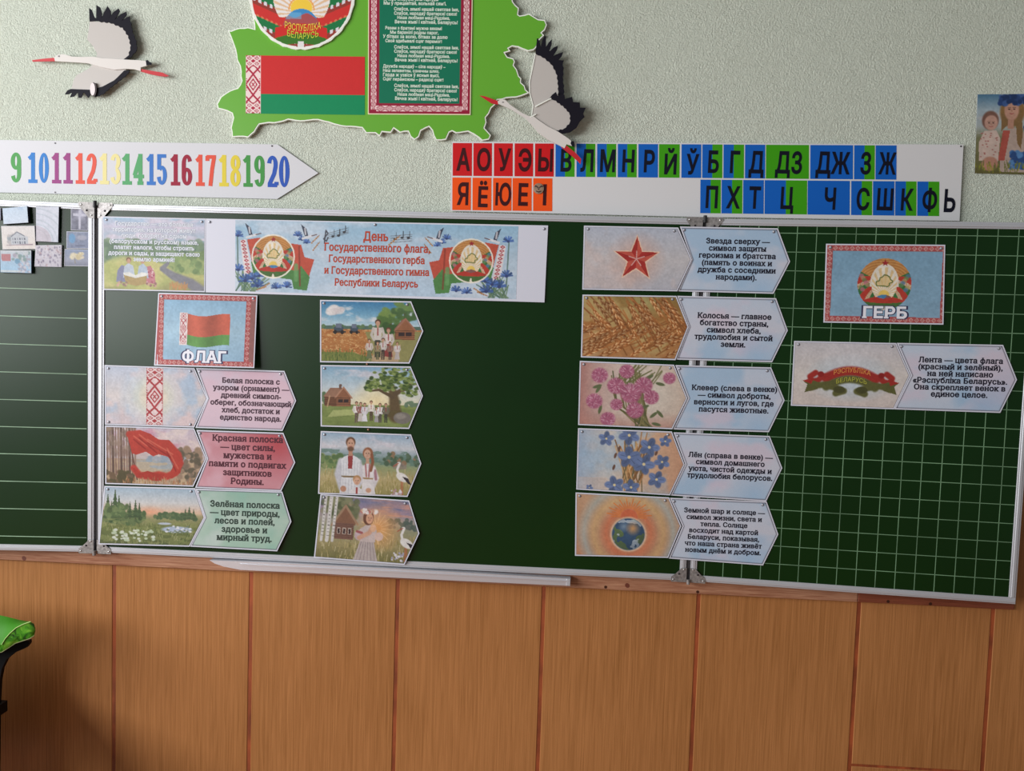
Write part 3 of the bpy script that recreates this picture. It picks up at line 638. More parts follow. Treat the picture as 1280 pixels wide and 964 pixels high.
def frame_border(fn, A):
    def f(a):
        fn(a); B = .075
        e = (a.X < B) | (a.X > A - B) | (a.Y < B) | (a.Y > 1 - B)
        a.mix(e * 1.0, (190, 82, 82)); 
        u = np.where((a.Y < B) | (a.Y > 1 - B), a.X, a.Y); v = np.where(a.Y < B, a.Y, np.where(a.Y > 1 - B, a.Y - 1 + B, np.where(a.X < B, a.X, a.X - A + B))) / B
        d = np.abs(v - .5) * 2 + np.abs(((u / .07) % 1) * 2 - 1); a.mix((e & (((d > .55) & (d < .85)) | (d < .2))) * .8, (232, 190, 182))
        a.mix((e & (v > .9)) * .5, (130, 120, 110))
    return f
def art_gerb(a):
    a.vgrad([(0, (125, 170, 200)), (1, (140, 180, 208))]); a.tex(.04, 3, 4, 2); emblem(a, .735, .50, .335, False)
def art_land(a):
    a.vgrad([(0, (150, 190, 222)), (.12, (200, 195, 218)), (.3, (150, 180, 200)), (.34, (110, 135, 120)), (.6, (125, 150, 90)), (.8, (185, 185, 100)), (1, (150, 150, 85))])
    a.clouds((222, 205, 222), 2.5, 6, .48, 0, .3, 3, .8); a.blobs(130, 0, 1.5, .33, .58, .03, .07, [(85, 115, 90), (105, 135, 100), (120, 150, 105)], 1, .8); a.blobs(70, .9, 1.5, .5, .75, .03, .07, [(125, 155, 85), (150, 170, 95), (105, 135, 75)])
    a.blobs(50, 0, .8, .62, .95, .05, .12, [(190, 190, 100), (165, 175, 90), (205, 195, 115)], 2, .6)
    a.line([(.92, .62), (.84, .7), (1.0, .8), (1.25, .9), (1.45, 1.05)], .022, (120, 120, 130), 1, .09)
    a.grasses(60, .95, 1.2, .93, 1.0, .05, [(195, 130, 70)])
    a.poly([(.17, .9), (.19, .74), (.25, .66), (.33, .68), (.36, .9)], (125, 128, 165)); a.poly([(.58, .9), (.60, .68), (.67, .66), (.73, .76), (.74, .92)], (200, 112, 125)); a.blobs(20, .6, .72, .7, .9, .008, .014, [(230, 190, 190), (170, 70, 90)])
    a.poly([(.27, .84), (.29, .68), (.35, .63), (.42, .67), (.44, .80)], (182, 196, 214)); a.poly([(.48, .80), (.50, .67), (.56, .63), (.62, .69), (.64, .84)], (170, 190, 212))
    for x in (.355, .555): a.ell(x, .585, .036, .036, (120, 80, 55), .3); a.ell(x, .602, .028, .034, (205, 150, 118), .3)
    a.poly([(.28, .79), (.45, .84), (.62, .79), (.60, .92), (.46, .95), (.31, .92)], (176, 146, 84)); a.poly([(.27, .77), (.36, .755), (.45, .80), (.54, .755), (.64, .77), (.62, .80), (.45, .84), (.29, .80)], (226, 226, 218)); a.blobs(10, .18, .32, .9, .95, .012, .022, [(150, 120, 100), (205, 160, 130)]); a.blobs(10, .6, .76, .91, .95, .012, .022, [(150, 100, 95), (205, 160, 130)])
    a.C = a.C * .86 + 40  # pale haze of the window glare painted into the whole print
def art_banner(a):
    a.vgrad([(0, (150, 195, 225)), (.5, (190, 212, 230)), (1, (185, 210, 232))]); a.clouds((215, 225, 238), 1.2, 3, .45, -1, 2, 3, .7)
    A = 3.91
    for s_ in (0, 1):
        f = (lambda x: x) if s_ == 0 else (lambda x: A - x)
        a.poly([(f(.17), .27), (f(.35), .24), (f(.7), .3), (f(.95), .33), (f(1.0), .5), (f(1.14), .53), (f(1.06), .8), (f(.75), .76), (f(.7), .7), (f(.28), .74)], (212, 84, 62))
        a.poly([(f(.23), .58), (f(.5), .62), (f(.9), .7), (f(.95), .62), (f(1.08), .78), (f(1.04), .97), (f(.85), .95), (f(.82), .82), (f(.27), .76)], (82, 142, 72))
        a.line([(f(.92), .35), (f(.94), .9)], .012, (150, 60, 45), .7); a.line([(f(.88), .62), (f(.88), .82)], .03, (110, 170, 100), .8)
        a.poly([(f(.07), .28), (f(.16), .27), (f(.25), .76), (f(.14), .77)], (235, 225, 225))
        for k in range(9): y = .30 + k * .053; x = f(.115 + .010 * k); a.poly([(x - .04, y), (x, y - .026), (x + .04, y), (x, y + .026)], (195, 70, 80)); a.poly([(x - .014, y), (x, y - .01), (x + .014, y), (x, y + .01)], (240, 220, 220))
        for k in range(26): a.line([(f(a.rng.uniform(.0, .3)), 1.0), (f(a.rng.uniform(.0, .5)), a.rng.uniform(.7, .9))], .008, [(90, 125, 105), (120, 150, 110)][k % 2], .9)
        a.line([(f(.05), .85), (f(.03), .2)], .01, (100, 130, 120), .9)
        for x, y, r in ((.04, .22, .07), (.05, .7, .08), (.15, .85, .09), (.25, .82, .08), (.33, .92, .09), (.35, .78, .07), (.6, .94, .07), (.75, .92, .07), (.9, .2, .06), (.96, .26, .05), (1.03, .3, .05)): a.cornflower(f(x), y, r)
        for x, y, t in ((1.1, .3, -.8), (1.12, .4, -.9), (.5, .88, 2.6), (.45, .93, 2.8)): a.wheat_ear(f(x), y, t if s_ == 0 else math.pi - t, .15)
        for x, y in ((.2, .2), (1.0, .2)):
            a.line([(f(x - .03), y + .04), (f(x + .1), y)], .016, (225, 225, 230)); a.poly([(f(x), y + .01), (f(x - .06), y - .16), (f(x + .02), y - .1), (f(x + .05), y)], (70, 75, 95)); a.line([(f(x + .1), y), (f(x + .17), y - .02)], .007, (120, 90, 90)); a.line([(f(x + .01), y - .02), (f(x + .0), y - .1)], .012, (200, 200, 208))
        emblem(a, f(.55), .50, .29)
        a.line([(f(.55) + .305 * math.cos(t / 20 * 6.2832), .5 + .305 * math.sin(t / 20 * 6.2832)) for t in range(21)], .008, (245, 238, 222))
    for k in range(4): a.line([(1.32, .24 - .025 * k), (1.62, .15 - .025 * k + .01 * math.sin(k))], .004, (110, 110, 115), .9); a.line([(2.22, .27 - .03 * k), (2.52, .24 - .03 * k)], .004, (110, 110, 115), .9)
    a.line([(1.28, .3), (1.3, .12), (1.33, .16), (1.27, .24), (1.31, .27), (1.33, .22)], .009, (80, 80, 90))
    for x, y in ((1.4, .2), (1.48, .19), (1.56, .14), (2.28, .22), (2.38, .2), (2.47, .2)): a.ell(x, y, .022, .016, (70, 70, 75)); a.line([(x + .018, y), (x + .018, y - .09)], .005, (70, 70, 75))
    a.wheat_ear(2.2, .3, -.7, .2)
def art_text_blue(a):
    a.vgrad([(0, (200, 214, 234)), (.5, (212, 214, 228)), (1, (198, 212, 232))]); a.clouds((165, 200, 232), 1.3, 1.8, .52, -1, 2, int(a.rng.randint(90)), .8); a.clouds((225, 205, 222), 1.5, 2, .55, -1, 2, int(a.rng.randint(90)), .7); a.glow(1.3, .95, .5, (150, 195, 235), .6)
def art_text_pink(a):
    a.vgrad([(0, (226, 188, 205)), (.5, (232, 200, 214)), (1, (224, 196, 212))]); a.clouds((215, 205, 222), 1.3, 1.8, .5, -1, 2, 8, .7); a.clouds((228, 170, 190), 1.5, 1.6, .55, -1, 2, 18, .7)
def art_text_red(a):
    a.vgrad([(0, (210, 125, 135)), (.5, (215, 150, 162)), (1, (214, 140, 150))]); a.clouds((226, 175, 188), 1.5, 1.8, .5, -1, 2, 9, .8); a.glow(1.45, .2, .7, (196, 62, 70), .8)
def art_text_green(a):
    a.vgrad([(0, (150, 190, 170)), (.5, (180, 205, 188)), (1, (165, 202, 180))]); a.clouds((200, 215, 208), 1.5, 1.8, .5, -1, 2, 9, .8); a.clouds((145, 195, 175), 1.5, 1.4, .55, -1, 2, 29, .8)
def art_mother(a):
    a.vgrad([(0, (75, 125, 160)), (.2, (165, 185, 195)), (.4, (175, 185, 185)), (.55, (130, 130, 90)), (1, (105, 100, 50))]); a.clouds((215, 205, 205), 4, 8, .5, 0, .5, 3, .7)
    a.poly([(.30, .98), (.33, .5), (.45, .42), (.62, .5), (.68, 1.0)], (190, 165, 150)); a.ell(.44, .22, .155, .2, (150, 110, 60), .2); a.poly([(.31, .25), (.55, .2), (.58, .5), (.56, .7), (.51, .62), (.49, .4), (.38, .4), (.31, .47)], (140, 105, 62)); a.ell(.43, .2, .09, .135, (205, 150, 125), .2); a.face(.43, .2, .09); a.rect(.39, .32, .46, .44, (195, 140, 115))
    a.poly([(.33, .46), (.42, .46), (.36, .84), (.28, .84)], (190, 85, 70)); a.blobs(60, .28, .62, .03, .12, .02, .04, [(45, 75, 135), (65, 100, 165), (35, 60, 110)]); a.ell(.17, .33, .105, .12, (130, 90, 75), .2); a.ell(.18, .36, .082, .095, (205, 155, 135), .2); a.face(.18, .37, .075)
    a.poly([(.04, .6), (.1, .46), (.25, .46), (.3, .56), (.28, .86), (.04, .84)], (212, 185, 170)); 
    for k in range(24): a.ell(a.rng.uniform(.06, .27), a.rng.uniform(.48, .8), .012, .008, (175, 95, 85), .3, .8)
    a.ell(.18, .88, .1, .09, (195, 135, 110), .2); a.blobs(70, .42, .72, .74, .94, .02, .04, [(60, 110, 175), (85, 140, 200), (45, 80, 140)]); a.grasses(60, 0, .7, .9, 1.0, .06, [(150, 150, 40), (110, 115, 50)]); a.ell(.66, .55, .06, .09, (190, 140, 110), .2); a.blobs(14, .6, .72, .4, .46, .02, .03, [(45, 60, 125)])

# ---------------------------------------------------------------- sheets of paper
def inks(a, sat=.86, gain=.97, grain=.05):
    n1 = a.noise(38, 38, 91, 2) - .5; n2 = a.noise(11, 11, 77, 3) - .5
    C = a.C * (1 + grain * 2.2 * n1 + grain * 1.6 * n2)[:, None]
    L = C @ np.array([.3, .59, .11]); C = L[:, None] + (C - L[:, None]) * sat
    return np.clip(C * gain, 0, 252)
def hat(t): return 1 - abs(2 * t - 1)
PINS = []
class Sheet:
    def __init__(s, name, label, pl, TL, TR, BR, BL, tip=None, notch=None, lift=(.0015,) * 4, group=None, cat='poster', thick=.0005, m=None, pins='lr', short=None, bend=0.0):
        s.pl = pl; u = lambda p: pl.un(*p)
        s.TL, s.TR, s.BR, s.BL = u(TL), u(TR), u(BR), u(BL)
        s.tip = u(tip) if tip else (s.TR + s.BR) / 2; s.notch = u(notch) if notch else (s.TL + s.BL) / 2
        s.ex = (s.TR - s.TL) / np.linalg.norm(s.TR - s.TL); s.ey = np.array([s.ex[1], -s.ex[0]])
        s.H = float(np.dot(s.BL - s.TL, s.ey)); s.A = float(np.linalg.norm(s.TR - s.TL)) / s.H; s.lift = lift; s.bend = bend
        base = (s.BL + s.BR) / 2; s.root = thing(name, label, cat, pl.P(base, 0)[0] if pl.P(base, 0).ndim > 1 else pl.P(base, 0), group)
        nn = 13; L = [s.left(t) for t in np.linspace(0, 1, nn)]; R_ = [s.right(t) for t in np.linspace(0, 1, nn)]
        nu = 9; V = []; 
        for o in (0, thick):
            for j in range(nn):
                for i in range(nu):
                    p = L[j] + (R_[j] - L[j]) * i / (nu - 1); V.append(pl.P(p, s.off(p) + o))
        Fc = []; N = nn * nu
        for j in range(nn - 1):
            for i in range(nu - 1):
                a = j * nu + i; Fc.append((a, a + 1, a + nu + 1, a + nu)); Fc.append((a + N, a + nu + N, a + nu + 1 + N, a + 1 + N))
        rim = [i for i in range(nu)] + [j * nu + nu - 1 for j in range(1, nn)] + [(nn - 1) * nu + i for i in range(nu - 2, -1, -1)] + [j * nu for j in range(nn - 2, 0, -1)]
        for k in range(len(rim)): a, b = rim[k], rim[(k + 1) % len(rim)]; Fc.append((a, a + N, b + N, b))
        mesh('paper_sheet' if thick < .002 else 'card', V, Fc, m or M_PAPER, s.root); s.thick = thick
        short = short or label
        for c in pins:
            q = {'l': (s.TL, s.TR - s.TL, s.BL - s.TL), 'r': (s.TR, s.TL - s.TR, s.BR - s.TR), 'L': (s.BL, s.TR - s.TL, s.TL - s.BL), 'R': (s.BR, s.TL - s.TR, s.TR - s.BR)}.get(c)
            if q:
                p = q[0] + q[1] / np.linalg.norm(q[1]) * .011 + q[2] / np.linalg.norm(q[2]) * .009
                PINS.append((pl, p, s.off(p) + thick, {'l': 'top left', 'r': 'top right', 'L': 'bottom left', 'R': 'bottom right'}[c], short))
    def left(s, t): return s.TL + (s.notch - s.TL) * t * 2 if t <= .5 else s.notch + (s.BL - s.notch) * (t * 2 - 1)
    def right(s, t): return s.TR + (s.tip - s.TR) * t * 2 if t <= .5 else s.tip + (s.BR - s.tip) * (t * 2 - 1)
    def off(s, p):
        p = np.asarray(p); d = p - s.TL; W = s.A * s.H
        x = np.clip((d @ s.ex) / W, -.2, 1.2); y = np.clip((d @ s.ey) / s.H, 0, 1); l = s.lift
        return (l[0] * (1 - x) + l[1] * x) * (1 - y) + (l[3] * (1 - x) + l[2] * x) * y + s.bend * 4 * np.clip(x * (1 - x), 0, 1)
    def picture(s, fn, margin=.0028, step=.0013, name='printed_picture', seed=1, line=True, quad=None, m=None):
        poly = np.array([s.TL, s.TR, s.tip, s.BR, s.BL, s.notch]); q = inset(poly, margin) if margin else poly
        if quad is not None: TL, TR, BR, BL = [s.pl.un(*p) for p in quad]; q = np.array([TL, TR, (TR + BR) / 2, BR, BL, (TL + BL) / 2])
        TL, TR, tip, BR, BL, no = q
        nv = max(8, int(np.linalg.norm(BL - TL) / step) | 1); nu = max(8, int(np.linalg.norm(TR - TL) / step))
        t = np.linspace(0, 1, nv)[:, None]
        seg = lambda A_, B_, C_: np.where(t <= .5, A_ + (B_ - A_) * t * 2, B_ + (C_ - B_) * (t * 2 - 1))
        L = seg(TL, no, BL); R_ = seg(TR, tip, BR); u = np.linspace(0, 1, nu)[None, :, None]
        P = (L[:, None] + (R_ - L)[:, None] * u).reshape(-1, 2)
        org = TL; H = float(np.dot(BL - TL, s.ey)); d = (P - org) / H
        a = Art(d @ s.ex, d @ s.ey, seed); fn(a); C = inks(a, grain=.05 if step < .003 else .01).reshape(nv, nu, 3)
        if line: C[0] = C[-1] = C[:, 0] = C[:, -1] = (95, 92, 105)
        return grid_mesh(name, s.pl.P(P, s.off(P) + s.thick + .0003), nu, nv, lin(C.reshape(-1, 3)) * KA, s.root, m)
    def text(s, lines, c, pitch, width, color=(28, 26, 42), off=.036, slab=.045, name='printed_text', lift=.0006, xs=1.0, size=None, tilt=None, outline=None):
        k = scale_at(s.pl, *c); ex = s.ex if tilt is None else tilt
        if outline:
            V, Fc = text_block(lines, pitch * k, None if size else width * k, size * k if size else None, off + outline[0], slab, xs=xs)
            wd = None
            put_text(name + '_outline', s.pl, V, Fc, s.pl.un(*c), ex, lambda p: s.off(p) + s.thick + lift - .00015, outline[1], s.root)
        V, Fc = text_block(lines, pitch * k, None if size else width * k, size * k if size else None, off, slab, xs=xs)
        return put_text(name, s.pl, V, Fc, s.pl.un(*c), ex, lambda p: s.off(p) + s.thick + lift, color, s.root)

# ================================================================ STRUCTURE
def wallpaper():
    m = bpy.data.materials.new('embossed_wallpaper'); m.use_nodes = True; nt = m.node_tree; b = nt.nodes['Principled BSDF']
    tc = nt.nodes.new('ShaderNodeTexCoord')
    n1 = nt.nodes.new('ShaderNodeTexNoise'); n1.inputs['Scale'].default_value = 135; n1.inputs['Detail'].default_value = 3; n1.inputs['Distortion'].default_value = 2.2
    v = nt.nodes.new('ShaderNodeTexVoronoi'); v.inputs['Scale'].default_value = 170; v.feature = 'F1'
    n2 = nt.nodes.new('ShaderNodeTexNoise'); n2.inputs['Scale'].default_value = 1.3; n2.inputs['Detail'].default_value = 3
    for n in (n1, v, n2): nt.links.new(tc.outputs['Object'], n.inputs['Vector'])
    mx = nt.nodes.new('ShaderNodeMath'); mx.operation = 'MULTIPLY_ADD'; mx.inputs[1].default_value = .25
    nt.links.new(v.outputs['Distance'], mx.inputs[0]); nt.links.new(n1.outputs[0], mx.inputs[2])
    bp = nt.nodes.new('ShaderNodeBump'); bp.inputs['Distance'].default_value = .0046; nt.links.new(mx.outputs[0], bp.inputs['Height'])
    nt.links.new(bp.outputs[0], b.inputs['Normal'])
    cr = nt.nodes.new('ShaderNodeValToRGB'); cr.color_ramp.elements[0].color = rgb((200, 206, 190)); cr.color_ramp.elements[1].color = rgb((210, 217, 203))
    nt.links.new(n2.outputs[0], cr.inputs[0]); nt.links.new(cr.outputs[0], b.inputs['Base Color']); b.inputs['Roughness'].default_value = .75
    b.inputs['Specular IOR Level'].default_value = .25
    return m
V, Fc = box_vf(-2.3, 4.2, .05, .25, 0, 3.0)
wall = mesh('wall_front', V, Fc, wallpaper()); wall['kind'] = 'structure'
V, Fc = box_vf(-2.3, 4.2, -5.5, .25, -.1, 0)
fl = mesh('floor', V, Fc, mat('floor_paint', (150, 95, 55), .4)); fl['kind'] = 'structure'

def wood(name, c1, c2, scale=(62, 62, 1.3), rough=.42):
    m = bpy.data.materials.new(name); m.use_nodes = True; nt = m.node_tree; b = nt.nodes['Principled BSDF']
    tc = nt.nodes.new('ShaderNodeTexCoord'); oi = nt.nodes.new('ShaderNodeObjectInfo')
    ad = nt.nodes.new('ShaderNodeVectorMath'); nt.links.new(tc.outputs['Object'], ad.inputs[0]); nt.links.new(oi.outputs['Location'], ad.inputs[1])
    mp = nt.nodes.new('ShaderNodeMapping'); mp.inputs['Scale'].default_value = scale; nt.links.new(ad.outputs[0], mp.inputs[0])
    n = nt.nodes.new('ShaderNodeTexNoise'); n.inputs['Scale'].default_value = 4.2; n.inputs['Detail'].default_value = 6; n.inputs['Distortion'].default_value = .7; nt.links.new(mp.outputs[0], n.inputs['Vector'])
    n2 = nt.nodes.new('ShaderNodeTexNoise'); n2.inputs['Scale'].default_value = 1.6; nt.links.new(ad.outputs[0], n2.inputs['Vector'])
    mxx = nt.nodes.new('ShaderNodeMath'); mxx.operation = 'MULTIPLY_ADD'; mxx.inputs[1].default_value = .5; nt.links.new(n2.outputs[0], mxx.inputs[0]); nt.links.new(n.outputs[0], mxx.inputs[2])
    cr = nt.nodes.new('ShaderNodeValToRGB'); cr.color_ramp.elements[0].position = .5; cr.color_ramp.elements[0].color = rgb(c1); cr.color_ramp.elements[1].position = .95; cr.color_ramp.elements[1].color = rgb(c2)
    nt.links.new(mxx.outputs[0], cr.inputs[0]); nt.links.new(cr.outputs[0], b.inputs['Base Color']); b.inputs['Roughness'].default_value = rough; b.inputs['Specular IOR Level'].default_value = .3
    bp = nt.nodes.new('ShaderNodeBump'); bp.inputs['Distance'].default_value = .0006; nt.links.new(n.outputs[0], bp.inputs['Height']); nt.links.new(bp.outputs[0], b.inputs['Normal'])
    return m
M_PANEL = wood('wainscot_laminate', (152, 100, 54), (182, 124, 74))
M_GROOVE = mat('groove_red_brown', (146, 70, 34), .6, noise=(40, .4, (1, 1, .3)))
M_BATTEN = wood('raw_pine_batten', (140, 88, 62), (186, 138, 108), (3, 30, 60), .6)
M_BATTEN2 = wood('red_stained_batten', (112, 56, 38), (142, 78, 54), (3, 30, 60), .5)
M_NAIL = mat('nail_rust', (70, 35, 22), .5, .3)
V, Fc = box_vf(-2.3, 4.2, .0335, .05, .0, 1.16)
back = mesh('trim_1', V, Fc, M_GROOVE); back['kind'] = 'structure'; back['label'] = 'red brown backing seen in the joints of the wood panelling'
ZS = .8085
gx = [WALL.un(x, y)[0] for x, y in ((147, 708), (317, 715), (499, 727), (680, 736), (872, 745), (1071, 755), (1237, 765))]
pitch_ = float(np.mean(np.diff(gx)))
gxs = [gx[0] - 3 * pitch_ * 1.03, gx[0] - 2 * pitch_ * 1.03, gx[0] - pitch_ * 1.03] + gx + [gx[-1] + pitch_ * k for k in (1, 2)]
z_h = WALL.un(1120, 956)[1]
P_PLANE = Plane((0, .035, 0), (1, 0, 0))
g = .0048
for i in range(len(gxs) - 1):
    cuts = [.02, 1.16]
    if i == 8: cuts = [.02, z_h, 1.16]
    for k in range(len(cuts) - 1):
        V, Fc = pbox(WALL, gxs[i] + g, gxs[i + 1] - g, cuts[k] + (g * .6 if k else 0), cuts[k + 1] - (g * .6 if len(cuts) > 2 and k == 0 else 0), .0, .018, .002)
        o = mesh('wood_panel', V, Fc, M_PANEL, wall)
        if len(cuts) > 2: o['label'] = 'wood panel right of the others, cut by a level joint'
nl = []
for x, y in ((2, 705), (124, 711), (169, 711), (300, 717), (338, 720), (429, 730), (481, 726), (522, 729), (662, 736), (700, 739), (718, 736), (852, 746), (916, 746), (1082, 757), (1018, 750), (1170, 766), (1210, 772), (55, 736), (126, 774), (622, 900), (617, 915), (1140, 820)):
    nl.append(disc(P_PLANE, P_PLANE.un(x, y), .0026, -.002, .0008, 8))
mesh('nail_heads', *merge(nl), M_NAIL, wall, kind='stuff')
# batten under the board, three lengths of it
BT = Plane((0, .018, 0), (1, 0, 0))
bat = thing('wooden_batten', 'raw pine batten nailed to the wall panels just under the chalkboard', 'batten', (1, .04, .81))
xa = [-.9, BT.un(1072, 754)[0], BT.un(1268, 763)[0]]
for k, m_ in ((0, M_BATTEN), (1, M_BATTEN2)):
    V, Fc = pbox(BT, xa[k] + .0006, xa[k + 1] - .0006, ZS, .872, -.0145, 0, .0015); o = mesh('plank', V, Fc, m_, bat)
    if k: o['label'] = 'short reddish plank at the right end'
for x, y in ((30, 698), (757, 734), (784, 732), (872, 740), (1163, 755), (1110, 752)):
    big = x in (30, 784)
    mesh('knot' if big else 'nail', *disc(BT, BT.un(x, y), .006 if big else .0042, -.002, .0006, 12, ry=.007 if big else None, rot=.5), M_NAIL if not big else mat('knot_brown', (105, 50, 32), .6), bat)

# ================================================================ CHALKBOARD
cb = thing('chalkboard', 'green school chalkboard with aluminium frame and two hinged wings', 'chalkboard', (BW / 2, .03, .85))
RAIL = .0175
def panel(pl, a0, a1, name_lbl, lines):
    fo = .004
    V, Fc = pbox(pl, a0 + .004, a1 - .004, .854, 1.846, -.012, 0); p = mesh('writing_surface', V, Fc, M_BOARD, cb); p['label'] = name_lbl
    for q in ((a0, a0 + RAIL, .85 + RAIL, 1.85 - RAIL), (a1 - RAIL, a1, .85 + RAIL, 1.85 - RAIL), (a0, a1, 1.85 - RAIL, 1.85), (a0, a1, .85, .85 + RAIL)):
        vert = (q[1] - q[0]) < .03
        if vert: V, Fc = merge([pbox(pl, q[0], q[1], q[2], q[3], -.013, fo - .001, .001), pbox(pl, q[0] + .004, q[1] - .005, q[2], q[3], fo - .002, fo + .001, .0012)])
        else: V, Fc = merge([pbox(pl, q[0], q[1], q[2], q[3], -.013, fo - .001, .001), pbox(pl, q[0] + .001, q[1] - .001, q[2] + .004, q[3] - .005, fo - .002, fo + .001, .0012)])
        mesh('frame_rail', V, Fc, M_ALU, p)
    for (v0, v1, z0, z1) in lines:
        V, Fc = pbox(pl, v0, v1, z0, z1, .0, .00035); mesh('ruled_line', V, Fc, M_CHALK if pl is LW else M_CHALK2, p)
    return p
panel(BOARD, .006, BW - .006, 'plain dark green centre surface', [])
lw = .0009
zl = [LW.un(60, y)[1] for y in (362, 396.8, 431.7, 466.6, 501, 534.8, 568.6, 602.8, 637, 671.3)]
panel(LW, -.85, -.006, 'left wing surface ruled with level white lines', [(-.83, -.028, z - lw, z + lw) for z in zl])
gr = RW.un(1142.1, 742); gp = .0496
p1 = RW.un(1242, 748)[0]; gp = (p1 - gr[0]) / 4
vx = [gr[0] + gp * k for k in range(-14, 10)]; vx = [x for x in vx if .03 < x < .825]
zt = RW.un(1190, 294.5)[1]; zb = RW.un(1200, 720.7)[1]; nz = round((zt - zb) / gp); gz = (zt - zb) / nz
hz = [zb + gz * k for k in range(-1, nz + 2)]; hz = [z for z in hz if .85 + RAIL + .004 < z < 1.85 - RAIL - .004]
panel(RW, .006, .85, 'right wing surface ruled in white squares', [(x - lw, x + lw, .85 + RAIL, 1.85 - RAIL) for x in vx] + [(.024, .832, z - lw, z + lw) for z in hz])
print('GRID', gp, gz, len(vx), len(hz))
# hinges: gusset plates, knuckle and rivets at both gaps, top and bottom
for X0, pa, pb in ((0.0, LW, BOARD), (BW, BOARD, RW)):
    for top in (1, 0):
        n = 12; zc = (1.857, 1.838) if top else (.856, .843)
        V = [(X0 + .0048 * math.cos(6.283 * k / n), -.006 + .0048 * math.sin(6.283 * k / n), z) for z in zc for k in range(n)]
        Fc = [tuple(range(n)), tuple(reversed(range(n, 2 * n)))] + [(k, k + n, (k + 1) % n + n, (k + 1) % n) for k in range(n)]
        hg = mesh('corner_hinge', V, Fc, M_BLACK if top else M_ZINC, cb)
        zz = 1.853 if top else .847; sg = -1 if top else 1
        for s_, pl in ((-1, pa), (1, pb)):
            bx = 0.0 if (pl in (LW, RW)) or X0 == 0 else BW
            Q = [(.005, 0), (.048, 0), (.049, .010), (.020, .044), (.005, .044)]
            if not top: Q = [(.005, 0), (.047, 0), (.047, .014), (.036, .022), (.018, .040), (.005, .040)]
            poly = [(bx + s_ * x, zz + sg * y) for x, y in Q]
            mesh('gusset_plate', *prism(pl, poly, .0042, .0062), M_ZINC, hg)
            for x, y in ((.041, .007), (.026, .023), (.013, .036)):
                mesh('rivet', *disc(pl, (bx + s_ * x, zz + sg * y), .0028, .006, .0085, 10, .0015), M_RIVET if (x != .026) else M_DARKPIN, hg)
# dark grey strips set into the two gaps
for X0 in (0.0, BW):
    V, Fc = box_vf(X0 - .0055, X0 + .0055, .006, .014, .853, 1.847); mesh('gap_strip', V, Fc, mat('gap_grey', (62, 60, 62), .6), cb)

# chalk tray ledge fixed under the board
TR_ = Plane((0, -.012, 0), (1, 0, 0))
tray = thing('chalk_tray', 'long silver aluminium chalk tray with rounded left end under the board', 'tray', (.9, -.01, .82))
top = [(262, 700.5), (340, 703.5), (480, 710.5), (600, 717), (712, 723.6)]
bot = [(712, 732.5), (600, 727.5), (480, 721.6), (380, 716), (330, 714), (300, 712.5), (280, 708.5), (268, 704.5)]
poly = pts(TR_, top + bot)
V, Fc = prism(TR_, poly, -.026, .0); mesh('tray_body', V, Fc, M_ALU2, tray)
ins = pts(TR_, [(300, 704.5), (480, 713), (600, 719.2), (711, 725.6), (711, 727), (600, 720.8), (480, 714.8), (300, 706.5)])
mesh('front_lip', *prism(TR_, ins, -.002, .003), M_ALU2, tray)
V, Fc = pbox(TR_, *sorted((TR_.un(708, 728)[0], TR_.un(713, 728)[0])), TR_.un(712, 732.5)[1], TR_.un(712, 723.6)[1], -.024, .0025, .001); mesh('end_cap', V, Fc, M_ALU, tray)

# ================================================================ SHEETS
def S(*a, **k): return Sheet(*a, **k)
OFF = dict(lift=(.0015, .0015, .0035, .003))
# sheet over the top left corner of the centre panel
s = S('text_poster', 'landscape sheet with white lettering over two people reading, top left of the board', BOARD, (130.7, 271.2), (257.5, 273.4), (257, 365.4), (130.7, 362.6), short='landscape sheet in the board corner', lift=(.0105, .002, .003, .0062))
s.picture(art_land, .0032, line=False, seed=4)
s.text(['Государство — это большая', 'территория, на которой живут', 'люди, говорят на одном', '(белорусском и русском) языке,', 'платят налоги, чтобы строить', 'дороги и сады, и защищают свою', 'землю армией!'], (193.9, 303), 7.1, 113, (232, 236, 244), .03, .05, outline=(.035, (128, 140, 158)))
# banner
b = S('banner', 'wide white banner with red title lettering, flags and two emblems', BOARD, (257.8, 273.4), (685.1, 282.1), (680.6, 378.2), (257.8, 365.6), short='wide banner', lift=(.0022, .0022, .004, .003), pins='lr')
b.picture(art_banner, 0, .00135, quad=((294.8, 275.2), (647.9, 283.2), (645.2, 374.2), (294.8, 364.0)), line=False, seed=8)
RB = (188, 72, 48)
for t_, c, wd in (('День', (470, 296.6), 31), ('Государственного флага,', (471.5, 310.8), 132), ('Государственного герба', (471, 325.2), 120), ('и Государственного гимна', (471, 339.8), 131), ('Республики Беларусь', (470.5, 354.6), 104)):
    b.text([t_], c, 10, wd, RB, .028, .04, xs=.80, lift=.0007, name='title_line')
PINS.append((BOARD, BOARD.un(469, 281), .003, 'top middle', 'wide banner'))
# flag sheet
s = S('flag_card', 'card with waving red and green flag and the white word ФЛАГ', BOARD, (198.4, 366.3), (322.5, 369.4), (321.5, 459.8), (194.4, 456.9), short='flag card', lift=(.002, .004, .022, .008), bend=.004)
s.picture(frame_border(art_flag, 1.345), .0032, line=False, seed=3)
s.text(['ФЛАГ'], (258.5, 447), 10, 55, (238, 238, 246), .035, .05, outline=(.05, (62, 62, 100)), size=18.5, xs=1.05)
